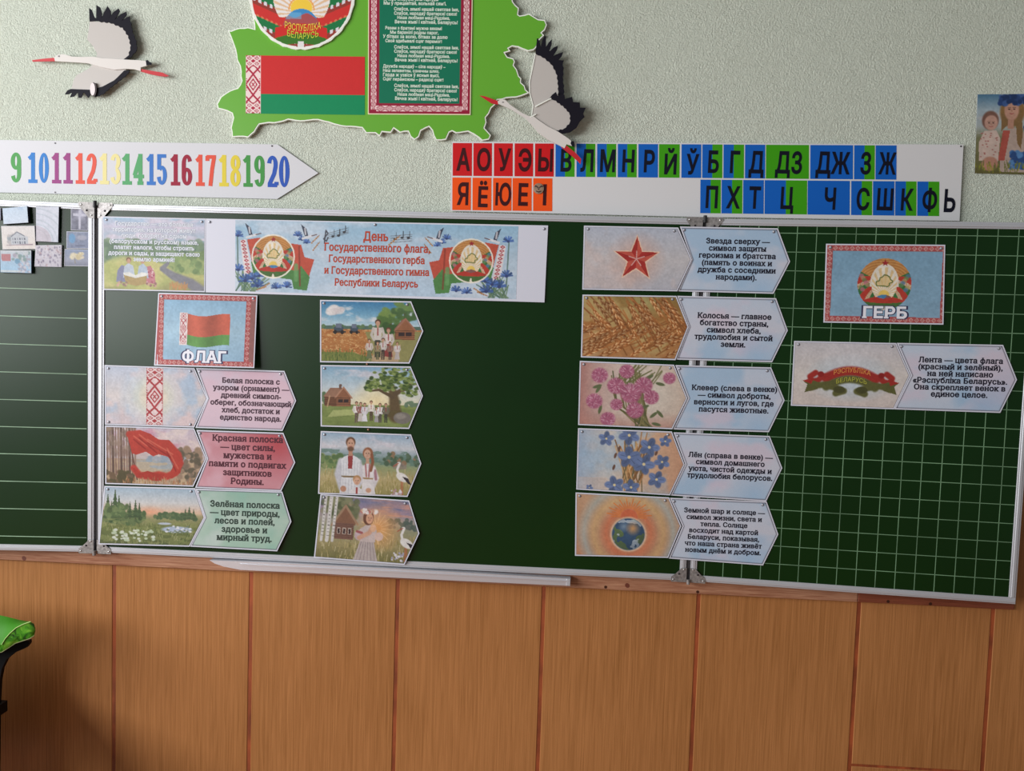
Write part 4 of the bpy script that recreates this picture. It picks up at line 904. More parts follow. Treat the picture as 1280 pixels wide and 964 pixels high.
# left group
SP = dict(short=None)
def pic(name, label, short, pl, q, fn, seed=1, step=.0013, **k):
    s_ = Sheet(name, label, pl, q[0], q[1], q[3], q[4], tip=q[2], notch=(q[5] if len(q) > 5 else None), short=short, **k); s_.picture(fn, .0034, step, seed=seed, name='printed_picture' if len(q) < 6 else 'printed_background'); return s_
LG = dict(lift=(.0058, .002, .003, .0058))
pic('picture_card', 'arrow-ended card with vertical red folk ornament strip on misty sky', 'ornament picture', BOARD, [(132.2, 456.3), (243.4, 460.1), (259.8, 498.1), (243.4, 534.4), (132.7, 530.8)], art_ornament, pins='lrLR', **LG)
s = pic('text_card', 'pale pink arrow card with text about the white stripe', 'pale pink text card', BOARD, [(245.5, 460.1), (355.8, 463.7), (370.6, 501), (353.7, 538.6), (244.9, 534.8), (259.8, 498.1)], art_text_pink, 3, .004, pins='lr', **OFF)
s.text(['Белая полоска с', 'узором (орнамент) —', 'древний символ-', 'оберег, обозначающий', 'хлеб, достаток и', 'единство народа.'], (314, 499.9), 9.06, 101, (72, 48, 62))
pic('picture_card', 'arrow-ended card with big red cloth banner waving among bare trees', 'red cloth picture', BOARD, [(132.7, 531.8), (243, 535.4), (258.6, 573), (242.3, 608.2), (133.1, 604.6)], art_red_banner, 5, pins='', **LG)
s = pic('text_card', 'rose red arrow card with text about the red stripe', 'rose red text card', BOARD, [(245.9, 537.5), (354.5, 541.1), (369.5, 578), (352, 613.9), (244.5, 609.7), (259.2, 573.2)], art_text_red, 3, .004, pins='lr', **OFF)
s.text(['Красная полоска', '— цвет силы,', 'мужества и', 'памяти о подвигах', 'защитников', 'Родины.'], (309.8, 575.6), 10.5, 97, (84, 40, 52))
pic('picture_card', 'arrow-ended card with green meadow, firs and small white flowers', 'meadow picture', BOARD, [(132, 607), (244.5, 610.2), (257.1, 646.6), (239.2, 682.3), (126.3, 679.1)], art_meadow, 6, pins='lr', lift=(.0058, .002, .010, .013))
s = pic('text_card', 'pale green arrow card with text about the green stripe', 'pale green text card', BOARD, [(244.9, 610.8), (353.1, 614.4), (365.1, 651.7), (347.8, 688.2), (239.2, 682.3), (257.1, 646.6)], art_text_green, 3, .004, pins='lr', lift=(.0015, .0015, .009, .009))
s.text(['Зелёная полоска', '— цвет природы,', 'лесов и полей,', 'здоровье и', 'мирный труд.'], (306.7, 651.6), 10.2, 87, (50, 66, 58))
# middle pictures
pic('picture_card', 'arrow-ended card with wheat field, tractors and a large family', 'wheat field picture', BOARD, [(400.3, 375), (514, 376.8), (529.3, 414), (512, 454.5), (400.5, 452.9)], art_field_family, 2, **OFF)
pic('picture_card', 'arrow-ended card with log house, oak tree and people in a ring', 'oak tree picture', BOARD, [(400.9, 456.3), (513.5, 458.2), (528.9, 494.8), (511.7, 536.1), (401.3, 533)], art_oak_house, 3, **OFF)
pic('picture_card', 'arrow-ended card with bearded father, mother, small child and a stork', 'parents and stork picture', BOARD, [(401.2, 538.8), (513.9, 543.1), (526.9, 579.5), (509.7, 620.9), (398.4, 616.8)], art_parents_stork, 4, lift=(.0015, .0015, .004, .006))
pic('picture_card', 'arrow-ended card with girl holding a glowing light beside birches and stork', 'girl with light picture', BOARD, [(400.9, 617.4), (511.6, 625.6), (524.7, 666.3), (506.4, 705), (394, 695.8)], art_girl_glow, 5, lift=(.0015, .0015, .010, .012))
# right pictures, each touching its text card over the hinge
RPL = dict(lift=(.0015, .0100, .0085, .0062))
RTL = dict(lift=(.0135, .0018, .0025, .0100))
RD = [
 ('star', 'red five-pointed star on a pale glowing ground', art_star, [(729.9, 282.2), (847, 285.2), (864, 325.3), (845.9, 364.5), (727.7, 362.2)], [(849.3, 284.1), (972.1, 285.6), (987.5, 327.1), (966.5, 367.4), (847, 364.5), (864, 325.3)],
  ['Звезда сверху —', 'символ защиты', 'героизма и братства', '(память о воинах и', 'дружба с соседними', 'народами).'], (920.7, 325), 9.15, 98),
 ('wheat ears', 'golden brown wheat ears', art_wheat, [(728.1, 368.4), (844.8, 370.2), (860, 408.7), (843.7, 450.2), (725.9, 446.8)], [(845.9, 370.2), (969.9, 372.9), (984.6, 413.2), (964.9, 452.9), (844.8, 449.5), (860.4, 408.7)],
  ['Колосья — главное', 'богатство страны,', 'символ хлеба,', 'трудолюбия и сытой', 'земли.'], (916.6, 413.5), 9.06, 98),
 ('clover', 'pink clover flowers', art_clover, [(724.7, 451.1), (841.9, 455.9), (858.4, 497.6), (839.8, 536.3), (722.5, 531.1)], [(843.7, 456.3), (963.7, 459.3), (980.7, 500.5), (960.8, 540.2), (841, 536.3), (859.6, 497.6)],
  ['Клевер (слева в венке)', '— символ доброты,', 'верности и лугов, где', 'пасутся животные.'], (916.8, 499.3), 9.2, 107),
 ('flax', 'blue flax flowers', art_flax, [(722.5, 535.2), (839.1, 538.9), (855, 580.1), (836.9, 618.6), (720.2, 611.4)], [(841.4, 539.8), (961.9, 545), (977.8, 585.1), (957.4, 626.6), (838, 618.6), (856.1, 579.7)],
  ['Лён (справа в венке) —', 'символ домашнего', 'уюта, чистой одежды и', 'трудолюбия белорусов.'], (912, 583), 8.84, 107),
 ('globe', 'the sun rising over the globe', art_globe, [(719.5, 615.5), (835.7, 620.9), (850.9, 656.7), (834.6, 696.4), (718.6, 694.1)], [(836.9, 621.1), (958.1, 626.8), (972.8, 668), (953.5, 706.6), (835.7, 697), (852.7, 656.7)],
  ['Земной шар и солнце —', 'символ жизни, света и', 'тепла. Солнце', 'восходит над картой', 'Беларуси, показывая,', 'что наша страна живёт', 'новым днём и добром.'], (904, 664), 8.58, 101.5)]
for k, (key, desc, fn, q, qt, tx, c, pt_, wd) in enumerate(RD):
    pic('picture_card', 'arrow-ended card with %s, beside its blue text card' % desc, key + ' picture', BOARD, q, fn, 11 + k, **RPL)
    s = pic('text_card', 'pale blue arrow card with black text right of the %s picture' % key, key + ' text card', RW, qt, art_text_blue, 21 + k, .004, **RTL)
    s.text(tx, c, pt_, wd)
s = Sheet('emblem_card', 'card with round state emblem and the white word ГЕРБ on the squared wing', RW, (1032.3, 304.9), (1181.2, 306.2), (1178.4, 406), (1028.8, 403.3), short='emblem card', lift=(.0015, .0015, .004, .003))
s.picture(frame_border(art_gerb, 1.51), .0034, line=False)
s.text(['ГЕРБ'], (1105, 391.8), 10, 57, (238, 238, 246), .035, .05, outline=(.05, (62, 60, 90)), size=20, xs=1.12)
s = pic('picture_card', 'arrow-ended card with curled red and green ribbon bearing gold lettering', 'ribbon picture', RW, [(992.4, 426.2), (1119.9, 428.9), (1137.3, 469.3), (1116.9, 511.6), (988.2, 507.1)], art_ribbon, 31, **OFF)
def arc_text(sh, txt, c, width, size, drop, color, name='ribbon_lettering', pl=None, offf=None, parent=None, ex=None, thin=.01):
    pl = pl or sh.pl; k = scale_at(pl, *c); V, Fc = text_block([txt], 1, width * k, None, thin, .0)
    hgt = V[:, 1].max() - V[:, 1].min(); V[:, 1] *= size * k / hgt
    V = V.copy(); V[:, 1] -= drop * k * (V[:, 0] / (width * k / 2)) ** 2
    off = offf if offf is not None else (lambda p: sh.off(p) + sh.thick + .0006)
    return put_text(name, pl, V, Fc, pl.un(*c), ex if ex is not None else sh.ex, off, color, parent or sh.root)
arc_text(s, 'РЭСПУБЛІКА', (1065, 463), 46, 6.5, 4, (225, 150, 80))
arc_text(s, 'БЕЛАРУСЬ', (1064, 474.5), 38, 6, 3.5, (175, 175, 70))
s = pic('text_card', 'pale blue arrow card with black text right of the ribbon picture', 'ribbon text card', RW, [(1120.7, 428.7), (1253.4, 431.2), (1270.5, 474.7), (1249.4, 516.1), (1116.9, 511.6), (1138, 469.3)], art_text_blue, 32, .004, **OFF)
s.text(['Лента — цвета флага', '(красный и зелёный),', 'на ней написано', '«Рэспубліка Беларусь».', 'Она скрепляет венок в', 'единое целое.'], (1199, 472.3), 9.1, 118)

# photographs and drawings on the left wing
def g_pale(a): a.vgrad([(0, (205, 225, 245)), (1, (215, 228, 245))]); a.clouds((180, 205, 238), 2, 2.5, .5, -1, 2, 3, .6)
def g_manor(a):
    a.vgrad([(0, (232, 228, 226)), (1, (232, 222, 215))]); a.blobs(40, .25, .5, .35, .8, .03, .08, [(150, 165, 175), (195, 190, 190)], 1, .6); a.poly([(.4, .45), (.65, .25), (.95, .42), (1.1, .45), (1.1, .8), (.4, .8)], (200, 205, 212))
    for k in range(6): a.rect(.45 + k * .1, .5, .49 + k * .1, .6, (110, 115, 130)); a.rect(.45 + k * .1, .66, .49 + k * .1, .76, (110, 115, 130))
    a.line([(.4, .45), (.65, .25), (.95, .42)], .02, (120, 125, 140)); a.line([(.2, .82), (1.3, .8)], .02, (170, 150, 160))
def g_fort(a):
    a.vgrad([(0, (205, 210, 215)), (.5, (170, 200, 225)), (1, (165, 205, 235))]); a.rect(.05, .15, .45, .5, (195, 130, 135)); a.blobs(30, .5, 1.3, .05, .5, .04, .1, [(140, 165, 165), (200, 205, 210), (175, 170, 185)]); a.ell(.75, .5, .12, .12, (120, 165, 195), .2); a.blobs(30, .8, 1.3, .5, 1, .03, .08, [(205, 205, 215), (165, 170, 190)]); a.rect(0, .9, .9, 1, (215, 215, 210), .7)
def g_swirl(a):
    a.vgrad([(0, (222, 226, 240)), (1, (215, 220, 236))]); R_ = np.hypot(a.X + .05, a.Y - 1.0)
    for r in (.35, .5, .62, .8, .95): a.mix(np.clip(1 - np.abs(R_ - r) / .03, 0, 1) * .6, (180, 195, 205))
    a.mix((R_ < .45) * .6, (205, 190, 200))
def g_crowd(a): a.vgrad([(0, (215, 210, 220)), (1, (205, 200, 212))]); a.blobs(90, 0, 1.2, 0, 1, .02, .07, [(150, 140, 165), (225, 222, 232), (190, 160, 165), (120, 115, 140)], .7, .7)
def g_cross(a): a.vgrad([(0, (150, 150, 170)), (1, (130, 132, 150))]); a.tex(.2, 9, 9, 2); a.rect(.34, .05, .44, .95, (205, 205, 222)); a.rect(.1, .25, .68, .36, (205, 205, 222)); a.glow(.39, .35, .3, (215, 215, 235), .6)
def g_map(a): a.vgrad([(0, (150, 160, 185)), (1, (140, 150, 178))]); a.tex(.12, 7, 7, 3); a.ell(.3, .4, .2, .3, (120, 170, 215), .3); a.ell(.9, .35, .3, .15, (190, 190, 205), .5, .7); a.rect(.5, .8, 1.1, .88, (110, 115, 140), .6)
def g_tree(a): a.vgrad([(0, (150, 165, 195)), (.7, (165, 170, 190)), (1, (140, 145, 165))]); a.blobs(40, .3, 1.1, .2, .55, .06, .13, [(232, 222, 190), (215, 200, 160), (225, 215, 190)]); a.rect(.58, .5, .64, .85, (150, 140, 120))
LP = [('paper_card', 'leftmost sliver of a pale green sheet at the photo edge', [(-14, 259.5), (2.4, 260.5), (2.4, 275.5), (-14, 275)], g_pale, .006, 'sheet'),
 ('plaque', 'blank pale blue dark-edged plaque tilted in the top left of the wing', [(6.2, 261.2), (37.3, 258.7), (38.8, 279.2), (7.7, 281.3)], g_pale, .012, 'plaque'),
 ('drawing_card', 'white card with grey pencil drawing of a manor house', [(2.7, 282.9), (44.5, 282.7), (46, 311.6), (4.4, 312.2)], g_manor, .004, 'card'),
 ('photo_card', 'colour card with red building and blue water, lowest on the wing', [(2.7, 313.2), (41.7, 313.4), (41.7, 342), (3.1, 341)], g_fort, .009, 'card'),
 ('drawing_card', 'tall white card with pale arched swirls', [(46.7, 258.8), (75.7, 258.8), (74.7, 303.5), (47, 302.2)], g_swirl, .007, 'card'),
 ('photo_card', 'busy lilac card under the tall white swirl card', [(46, 307), (78.4, 306.6), (78.1, 334), (44.5, 333.3)], g_crowd, .005, 'card'),
 ('photo_card', 'grey photo with a white cross near the hinge', [(89, 259), (110, 260.5), (110, 288.5), (89, 288)], g_cross, .0007, 'photograph'),
 ('photo_card', 'grey blue photo with a pale blue spot below the cross photo', [(83.6, 289.5), (111.4, 289.8), (111.1, 311), (83.4, 310.7)], g_map, .0007, 'photograph'),
 ('photo_card', 'blue grey photo with a pale yellow tree', [(81.1, 311.5), (111.1, 312), (110.8, 333), (80.6, 332.5)], g_tree, .0007, 'photograph')]
for n_, lb, q, fn, th, ct in LP:
    s = Sheet(n_, lb, LW, q[0], q[1], q[2], q[3], cat=ct, thick=th, m=(mat('dark_card_edge', (38, 42, 58), .5) if th > .006 else M_PAPER), pins='', lift=(.0008,) * 4)
    s.picture(fn, .0006 if th > .001 else .0012, .0018, line=False, seed=7)
# photograph on the wall at the far right
s = Sheet('photo_print', 'photograph of woman in blue flower wreath holding a baby, on the wall', WALL, (1221.6, 118.3), (1302, 117.4), (1298, 219), (1217.3, 217), cat='photograph', pins='', lift=(.001, .001, .004, .003))
s.picture(art_mother, .0, .0015, line=False)

# ---- magnets holding the sheets
for pl, p, o_, where, short in PINS:
    t_ = thing('magnet', 'tiny silver button magnet at %s corner of the %s' % (where, short) if 'middle' not in where else 'tiny silver button magnet at top middle of the wide banner', 'magnet', pl.P(p, o_).ravel(), 'small magnets holding the sheets')
    mesh('cap', *disc(pl, p, .0030, o_ + .0006, o_ + .0032, 10, .0012), M_PIN, t_)
    mesh('base', *disc(pl, p + np.array([.0006, -.0006]), .0040, o_ + .0002, o_ + .0010, 10), mat('pin_foot', (105, 105, 118), .4, .3), t_)
for (x, y, lb) in ((460.5, 537, 'tiny brown magnet under the oak tree picture'), (459, 455.2, 'tiny dark magnet under the wheat field picture')):
    t_ = thing('magnet', lb, 'magnet', BOARD.P(BOARD.un(x, y), 0).ravel(), 'small magnets holding the sheets'); mesh('cap', *disc(BOARD, BOARD.un(x, y), .003, .0002, .004, 10, .0012), mat('brown_pin', (150, 110, 85), .4), t_)

# ================================================================ NUMBER STRIP
NS = Plane((0, .045, 0), (1, 0, 0))
ns = thing('number_strip', 'long white arrow-shaped strip with coloured numbers 9 to 20', 'sign', NS.P(NS.un(200, 243), 0).ravel())
poly = pts(NS, [(0, 175), (346.9, 180.6), (397.8, 216.3), (346.3, 248.8), (0, 240.6)])
dl = poly[1] - poly[0]; poly[0] = poly[0] - dl * .9; poly[4] = poly[4] - (poly[3] - poly[4]) * .9
mesh('strip_panel', *prism(NS, poly, -.004, 0), mat('matt_white_plastic', (209, 209, 213), .7, spec=.2), ns)
def arcp(cx, cy, rx, ry, a0, a1, n=18): return ('arc', cx, cy, rx, ry, a0, a1, n)
six = [arcp(.5, .29, .30, .225, 0, 360, 28), arcp(.5, .69, .30, .245, 20, 180), [(.2, .29), (.2, .69)]]
DIG = {'0': [arcp(.5, .5, .30, .435, 0, 360, 32)], '1': [[(.54, .0), (.54, 1.0)], [(.08, .055), (.97, .055)], [(.12, .80), (.3, .84), (.5, .93)]],
 '2': [arcp(.5, .72, .30, .215, 172, -30), [(.80, .66), (.66, .42), (.24, .1)], [(.06, .06), (.94, .06)], [(.88, .06), (.88, .17)]],
 '3': [arcp(.47, .74, .29, .195, 168, -88), arcp(.47, .275, .31, .215, 88, -168)], '4': [[(.66, .0), (.66, 1.0)], [(.66, .94), (.12, .3)], [(.02, .27), (1.0, .27)], [(.38, .055), (.94, .055)]],
 '5': [[(.16, .94), (.9, .94)], [(.2, 1.0), (.2, .5)], arcp(.47, .32, .31, .25, 135, -168)], '6': six, '9': [arcp(.5, .71, .30, .225, 0, 360, 28), arcp(.5, .31, .30, .245, -160, 0), [(.8, .31), (.8, .71)]],
 '7': [[(.04, .93), (.98, .93)], [(.80, .93), (.6, .55), (.42, .0)], [(.12, .96), (.12, .8)]], '8': [arcp(.5, .75, .27, .19, 0, 360, 28), arcp(.5, .28, .30, .22, 0, 360, 28)]}
def ribbon(path, wx, wy):
    if path[0] == 'arc':
        _, cx, cy, rx, ry, a0, a1, n = path; V = []
        for k in range(n + 1):
            t = math.radians(a0 + (a1 - a0) * k / n)
            for q in ((1, -1) if a1 > a0 else (-1, 1)): V.append([cx + (rx + q * wx) * math.cos(t), cy + (ry + q * wy) * math.sin(t)])
        return V, [(2 * i, 2 * i + 2, 2 * i + 3, 2 * i + 1) for i in range(n)]
    V = []; n = len(path); P = np.array(path) * np.array([1, 2.8])
    for i in range(n):
        d = P[min(i + 1, n - 1)] - P[max(i - 1, 0)]; d = d / (np.linalg.norm(d) + 1e-9); nr = np.array([-d[1], d[0]])
        w_ = np.array([nr[0] * wx, nr[1] * wy * 2.8]); p = P[i]
        V += [((p - w_) / [1, 2.8]).tolist(), ((p + w_) / [1, 2.8]).tolist()]
    return V, [(2 * i, 2 * i + 2, 2 * i + 3, 2 * i + 1) for i in range(n - 1)]
NUMS = [('9', 13.4, 26.6, (78, 160, 82)), ('10', 34.5, 61.2, (50, 128, 205)), ('11', 64, 91.3, (158, 66, 132)), ('12', 93.6, 120.8, (232, 92, 72)), ('13', 124, 151.2, (240, 228, 160)), ('14', 152, 180, (92, 172, 112)),
 ('15', 182.5, 209, (62, 122, 202)), ('16', 212.5, 240.3, (160, 28, 58)), ('17', 243.8, 270.2, (232, 90, 68)), ('18', 273, 301, (232, 212, 72)), ('19', 303.2, 330.8, (72, 155, 75)), ('20', 333.8, 362, (50, 92, 188))]
for s_, x0, x1, colr in NUMS:
    parts_ = []; nd = len(s_)
    for k, ch in enumerate(s_):
        a0 = x0 + (x1 - x0) * k / nd; a1 = x0 + (x1 - x0) * (k + 1) / nd; gap = .7 if nd > 1 else 0; a0 += gap * (k > 0); a1 -= gap * (k < nd - 1)
        for st in DIG[ch]:
            V, Fc = ribbon(st, .195, .060); W_ = []
            for u, v in V:
                px = a0 + (a1 - a0) * u; yt = 190.4 + (px - 13) * .0125; yb = 228.2 + (px - 13) * .0178; W_.append(NS.P(NS.un(px, yb + (yt - yb) * v), .0004 + .00003 * len(parts_)).ravel())
            parts_.append((W_, Fc))
    V, Fc = merge(parts_); o = mesh('printed_number', V, Fc, INK, ns, np.tile(lin(colr) * KA, (len(V), 1)))
for x, y in ((69, 179), (69, 240.5), (340, 182.6)): mesh('screw', *disc(NS, NS.un(x, y), .0022, 0, .0012, 8), M_DARKPIN, ns)

# ================================================================ ALPHABET CHART
AC = Plane((0, .0405, 0), (1, 0, 0))
ac = thing('alphabet_chart', 'white letter chart with red, orange, blue and green cells above the board', 'chart', AC.P(AC.un(880, 271), 0).ravel())
poly = pts(AC, [(565, 177), (1204.4, 180.8), (1199.4, 276.2), (872, 271.2), (562.9, 263.8)])
mesh('chart_panel', *prism(AC, poly, -.004, 0), M_PLASTIC, ac)
R_, O_, B_, G_ = (204, 20, 26), (244, 84, 14), (14, 96, 190), (62, 158, 14)
row1 = [('А', 566, 590, R_), ('О', 591.8, 615, R_), ('У', 617.5, 641, R_), ('Э', 643.3, 666.5, R_), ('Ы', 668.8, 692.3, R_), ('В', 694.4, 718.3, 2), ('Л', 720.7, 744.1, 2), ('М', 746.4, 770.2, 2), ('Н', 772.2, 795.9, 2), ('Р', 798, 822.5, B_), ('Й', 823.8, 849.6, G_), ('Ў', 851.9, 876.6, B_),
 ('Б', 877.9, 903, 2), ('Г', 904.4, 930, 2), ('Д', 931.3, 956.5, B_), ('ДЗ', 957.5, 1011.2, G_), ('ДЖ', 1012.9, 1066.3, B_), ('З', 1067.7, 1093.5, 2), ('Ж', 1094.5, 1120.7, B_)]
row2 = [('Я', 565.5, 588.7, O_), ('Ё', 590.7, 614.4, O_), ('Ю', 616.3, 639.5, O_), ('Е', 640.7, 664.7, O_), ('І', 666.5, 690.5, O_), ('П', 875.5, 901, 2), ('Х', 902, 928, 2), ('Т', 929, 954.8, B_), ('Ц', 955.8, 1008.9, 2), ('Ч', 1009.6, 1062.3, B_), ('С', 1064, 1090.2, 2), ('Ш', 1091.2, 1118, B_), ('К', 1119, 1145.6, 2), ('Ф', 1146.6, 1174.1, 2), ('Ь', 1175, 1196, None)]
ff = (lambda x: 178.8 + (x - 566) * .0056, lambda x: 219.8 + (x - 566) * .0088, lambda x: 221.9 + (x - 566) * .0086, lambda x: 262.6 + (x - 566) * .0126)
for row, ft, fb in ((row1, ff[0], ff[1]), (row2, ff[2], ff[3])):
    sk = 0.0
    for ch, x0, x1, col in row:
        cell = None
        if col is not None:
            lean = -.6 if x0 < 800 else -.9
            T0, T1, B0, B1 = AC.un(x0, ft(x0)), AC.un(x1, ft(x1)), AC.un(x0 + lean * .3, fb(x0)), AC.un(x1 + lean * .3, fb(x1))
            cs = [(0, 1, col)] if col != 2 else [(0, .5, B_), (.5, 1, G_)]
            V = []; Fc = []; Cc = []
            for u0, u1, c in cs:
                n = len(V); V += [AC.P(B0 + (B1 - B0) * u0, .0004).ravel(), AC.P(B0 + (B1 - B0) * u1, .0004).ravel(), AC.P(T0 + (T1 - T0) * u1, .0004).ravel(), AC.P(T0 + (T1 - T0) * u0, .0004).ravel()]
                Fc.append((n, n + 1, n + 2, n + 3)); Cc += [lin(c) * .95] * 4
            cell = mesh('letter_cell', V, Fc, INK, ac, np.array(Cc))
        cx = (x0 + x1) / 2 + .8; k = scale_at(AC, cx, 220); Vg, Fg = glyphs(ch, .028, 0)
        cap = 26.2 * k; Vg = Vg.copy(); xm = (Vg[:, 0].max() + Vg[:, 0].min()) / 2; full = len(ch) > 1
        wn = (Vg[:, 0].max() - Vg[:, 0].min()); xs = .66
        if wn * xs * cap / .728 > (x1 - x0) * k * .84: xs = (x1 - x0) * k * .84 / (wn * cap / .728)
        Vg[:, 0] = (Vg[:, 0] - xm) * cap / .728 * xs; Vg[:, 1] = Vg[:, 1] * cap / .728
        yb = fb(cx) - 7.2
        if ch in 'ЙЎЁ': yb += 2.4; Vg[:, 1] *= .92
        if ch == 'Ь': yb = fb(cx) - 6; Vg *= 1.05
        if ch == 'І':
            Vg = np.array([(-2.2 * k, 0, 0), (2.0 * k, 0, 0), (2.0 * k, cap, 0), (-2.2 * k, cap, 0)]) + np.array([1.2 * k, 0, 0]); Fg = [(0, 1, 2, 3)]
        dark = (62, 10, 16) if (col in (R_, O_)) else (10, 12, 32)
        ex = np.array([1.0, -.004])
        put_text('printed_letter', AC, Vg, Fg, AC.un(cx, yb), ex, .0009, dark, cell or ac)
mesh('screw', *disc(AC, AC.un(1201, 183), .0022, 0, .0012, 8), M_DARKPIN, ac)
# round wooden sticker on the chart
c_ = AC.un(673.2, 236); st = thing('round_badge', 'small round brown cat-faced badge stuck over the letter І', 'badge', AC.P(c_, .001).ravel())
mesh('badge_disc', *disc(AC, c_, .0148, .0012, .004, 24, .001), mat('badge_brown', (150, 122, 100), .5, noise=(90, .2, (1, 1, 1))), st)
mm = [prism(AC, [(c_[0] + x * .001, c_[1] + y * .001) for x, y in Q], .0042, .0048) for Q in ([(-11, 4), (-9, 9), (-4, 6), (0, 2), (-2, 1), (-6, 4)], [(11, 4), (9, 9), (4, 6), (0, 2), (2, 1), (6, 4)], [(-3, 0), (3, 0), (0, -4)], [(-7, -6), (0, -8), (7, -6), (6, -9), (0, -11), (-6, -9)])]
mesh('face_marks', *merge(mm), mat('badge_dark', (52, 40, 42), .5), st)

# ================================================================ MAP STAND
MP = Plane((0, .036, 0), (1, 0, 0))
o2, o3 = (270, 0), (440, 0)
OUT = [(284.5, 37.5), (289, 38.5), (295, 36), (310, 34), (318, 36), (316, 20), (312, -5), (316, -40), (335, -75), (372, -98), (430, -104), (470, -112), (520, -100), (565, -85), (590, -55), (612, -40), (618, -15), (640, -3), (641, 2), (648.5, 10), (647.5, 18), (649.5, 19.5), (661, 17), (672.5, 24), (681, 25), (683.5, 31), (681, 37.5), (677, 41), (680, 44), (674, 50), (669.5, 60), (667, 62.5), (660, 64), (652, 61), (647.5, 59), (640, 58), (635.5, 60.5), (638, 64), (631, 66), (634, 71), (641.5, 73), (643.5, 77), (642, 81.5), (646, 87), (648.5, 95), (651.5, 98), (651, 103), (655.5, 107), (657, 112), (661.5, 116), (650, 120.5), (640, 122), (627, 124.5), (621.5, 125), (618.5, 131), (614, 135), (611, 142), (607, 147), (608, 153), (605.5, 160), (610, 165), (613.5, 169), (611, 174.5), (602.5, 176), (598, 172), (592, 168), (585, 164.5), (570, 166.5), (565, 164), (561.5, 165.5), (557.5, 174.5), (545, 175.5), (542, 170), (540, 163), (536, 158.5), (526, 163.5), (523.5, 171), (518, 175), (513, 171), (510, 164.5), (500, 166), (492, 160.5), (488.5, 166), (477.5, 165), (474.5, 170.5), (469, 166.5), (457.5, 166.5), (452.5, 160), (445, 159), (432.5, 158.5), (417.5, 155.5), (405, 152), (397.5, 150), (380, 151.5), (360, 149.5), (348, 153), (330, 154.5), (324, 155.5), (318, 165), (310, 172), (298, 171), (290, 171.5), (288.5, 160), (291.5, 147.5), (290, 142), (284, 139), (272.5, 136), (271, 130), (276, 121), (287, 113.5), (297, 110), (302, 101), (300, 83), (296, 75), (294, 62), (289, 48)]
OUT = list(reversed(OUT))
mp = thing('map_board', 'large green country-shaped wall board with white edge, flag, emblem and song text', 'wall display', MP.P(MP.un(470, 150), 0).ravel())
rnd = random.Random(5); dense = []
for i in range(len(OUT)):
    a_, b_ = np.array(OUT[i]), np.array(OUT[(i + 1) % len(OUT)]); n = max(1, int(np.hypot(*(b_ - a_)) / 5))
    for k in range(n):
        p = a_ + (b_ - a_) * k / n; 
        if k: p = p + np.array([rnd.uniform(-.7, .7), rnd.uniform(-.7, .7)])
        dense.append(tuple(p))
op = pts(MP, dense)
mesh('white_backing', *prism(MP, op, -.008, 0), mat('white_foam', (236, 238, 228), .5), mp)
ip = inset(op, .0030)
mesh('green_face', *prism(MP, ip, -.002, .0006), mat('leaf_green_film', (98, 168, 42), .38, spec=.5), mp)
# flag print
def flat_quad(name, pl, q, fn, parent, off, step=.0014, m=None, seed=1):
    TL, TR, BR, BL = [pl.un(*p) for p in q]; nu = max(2, int(np.linalg.norm(TR - TL) / step)); nv = max(2, int(np.linalg.norm(BL - TL) / step))
    u, v = np.meshgrid(np.linspace(0, 1, nu), np.linspace(0, 1, nv)); u = u.ravel()[:, None]; v = v.ravel()[:, None]
    P = (TL * (1 - u) + TR * u) * (1 - v) + (BL * (1 - u) + BR * u) * v; A = float(np.linalg.norm(TR - TL) / np.linalg.norm(BL - TL))
    a = Art(u[:, 0] * A, v[:, 0], seed); fn(a)
    return grid_mesh(name, pl.P(P, off), nu, nv, lin(inks(a, 1.0, 1.04, .01)) * KA, parent, m)
def a_flagpr(a):
    a.vgrad([(0, (206, 46, 46)), (.657, (206, 46, 46)), (.663, (12, 138, 88)), (1, (12, 138, 88))]); a.rect(-1, 0, .268, 1, (240, 214, 210)); a.folk(.0, .262, 0, 1.0)
flat_quad('flag_print', MP, ((307.5, 69.3), (456.2, 71), (456, 143.8), (307.3, 142)), a_flagpr, mp, .0012)
# emblem cut-out
def disc_print(name, pl, c, rx, off, fn, parent, n=110, ny=None):
    u, v = np.meshgrid(np.linspace(-1, 1, n), np.linspace(-1, 1, n)); u = u.ravel(); v = v.ravel()
    x = u * np.sqrt(1 - v * v / 2); y = v * np.sqrt(1 - u * u / 2)
    a = Art(x, y); fn(a); P = np.stack([c[0] + x * rx, c[1] - y * rx], 1)
    return grid_mesh(name, pl.P(P, off), n, n, lin(inks(a, 1.0, 1.04, .01)) * KA, parent)
ec = MP.un(378, -5.5); er = 65.8 * scale_at(MP, 378, 10)
em = mesh('emblem', *prism(MP, [(ec[0] + er * (1 + .008 * math.sin(k * 1.9)) * math.cos(6.2832 * k / 72), ec[1] + er * (1 + .01 * math.sin(k * 2.3)) * math.sin(6.2832 * k / 72)) for k in range(72)], .0007, .006), mat('white_foam', (236, 238, 228)), mp)
em['label'] = 'raised round state emblem cut-out with wheat wreath'
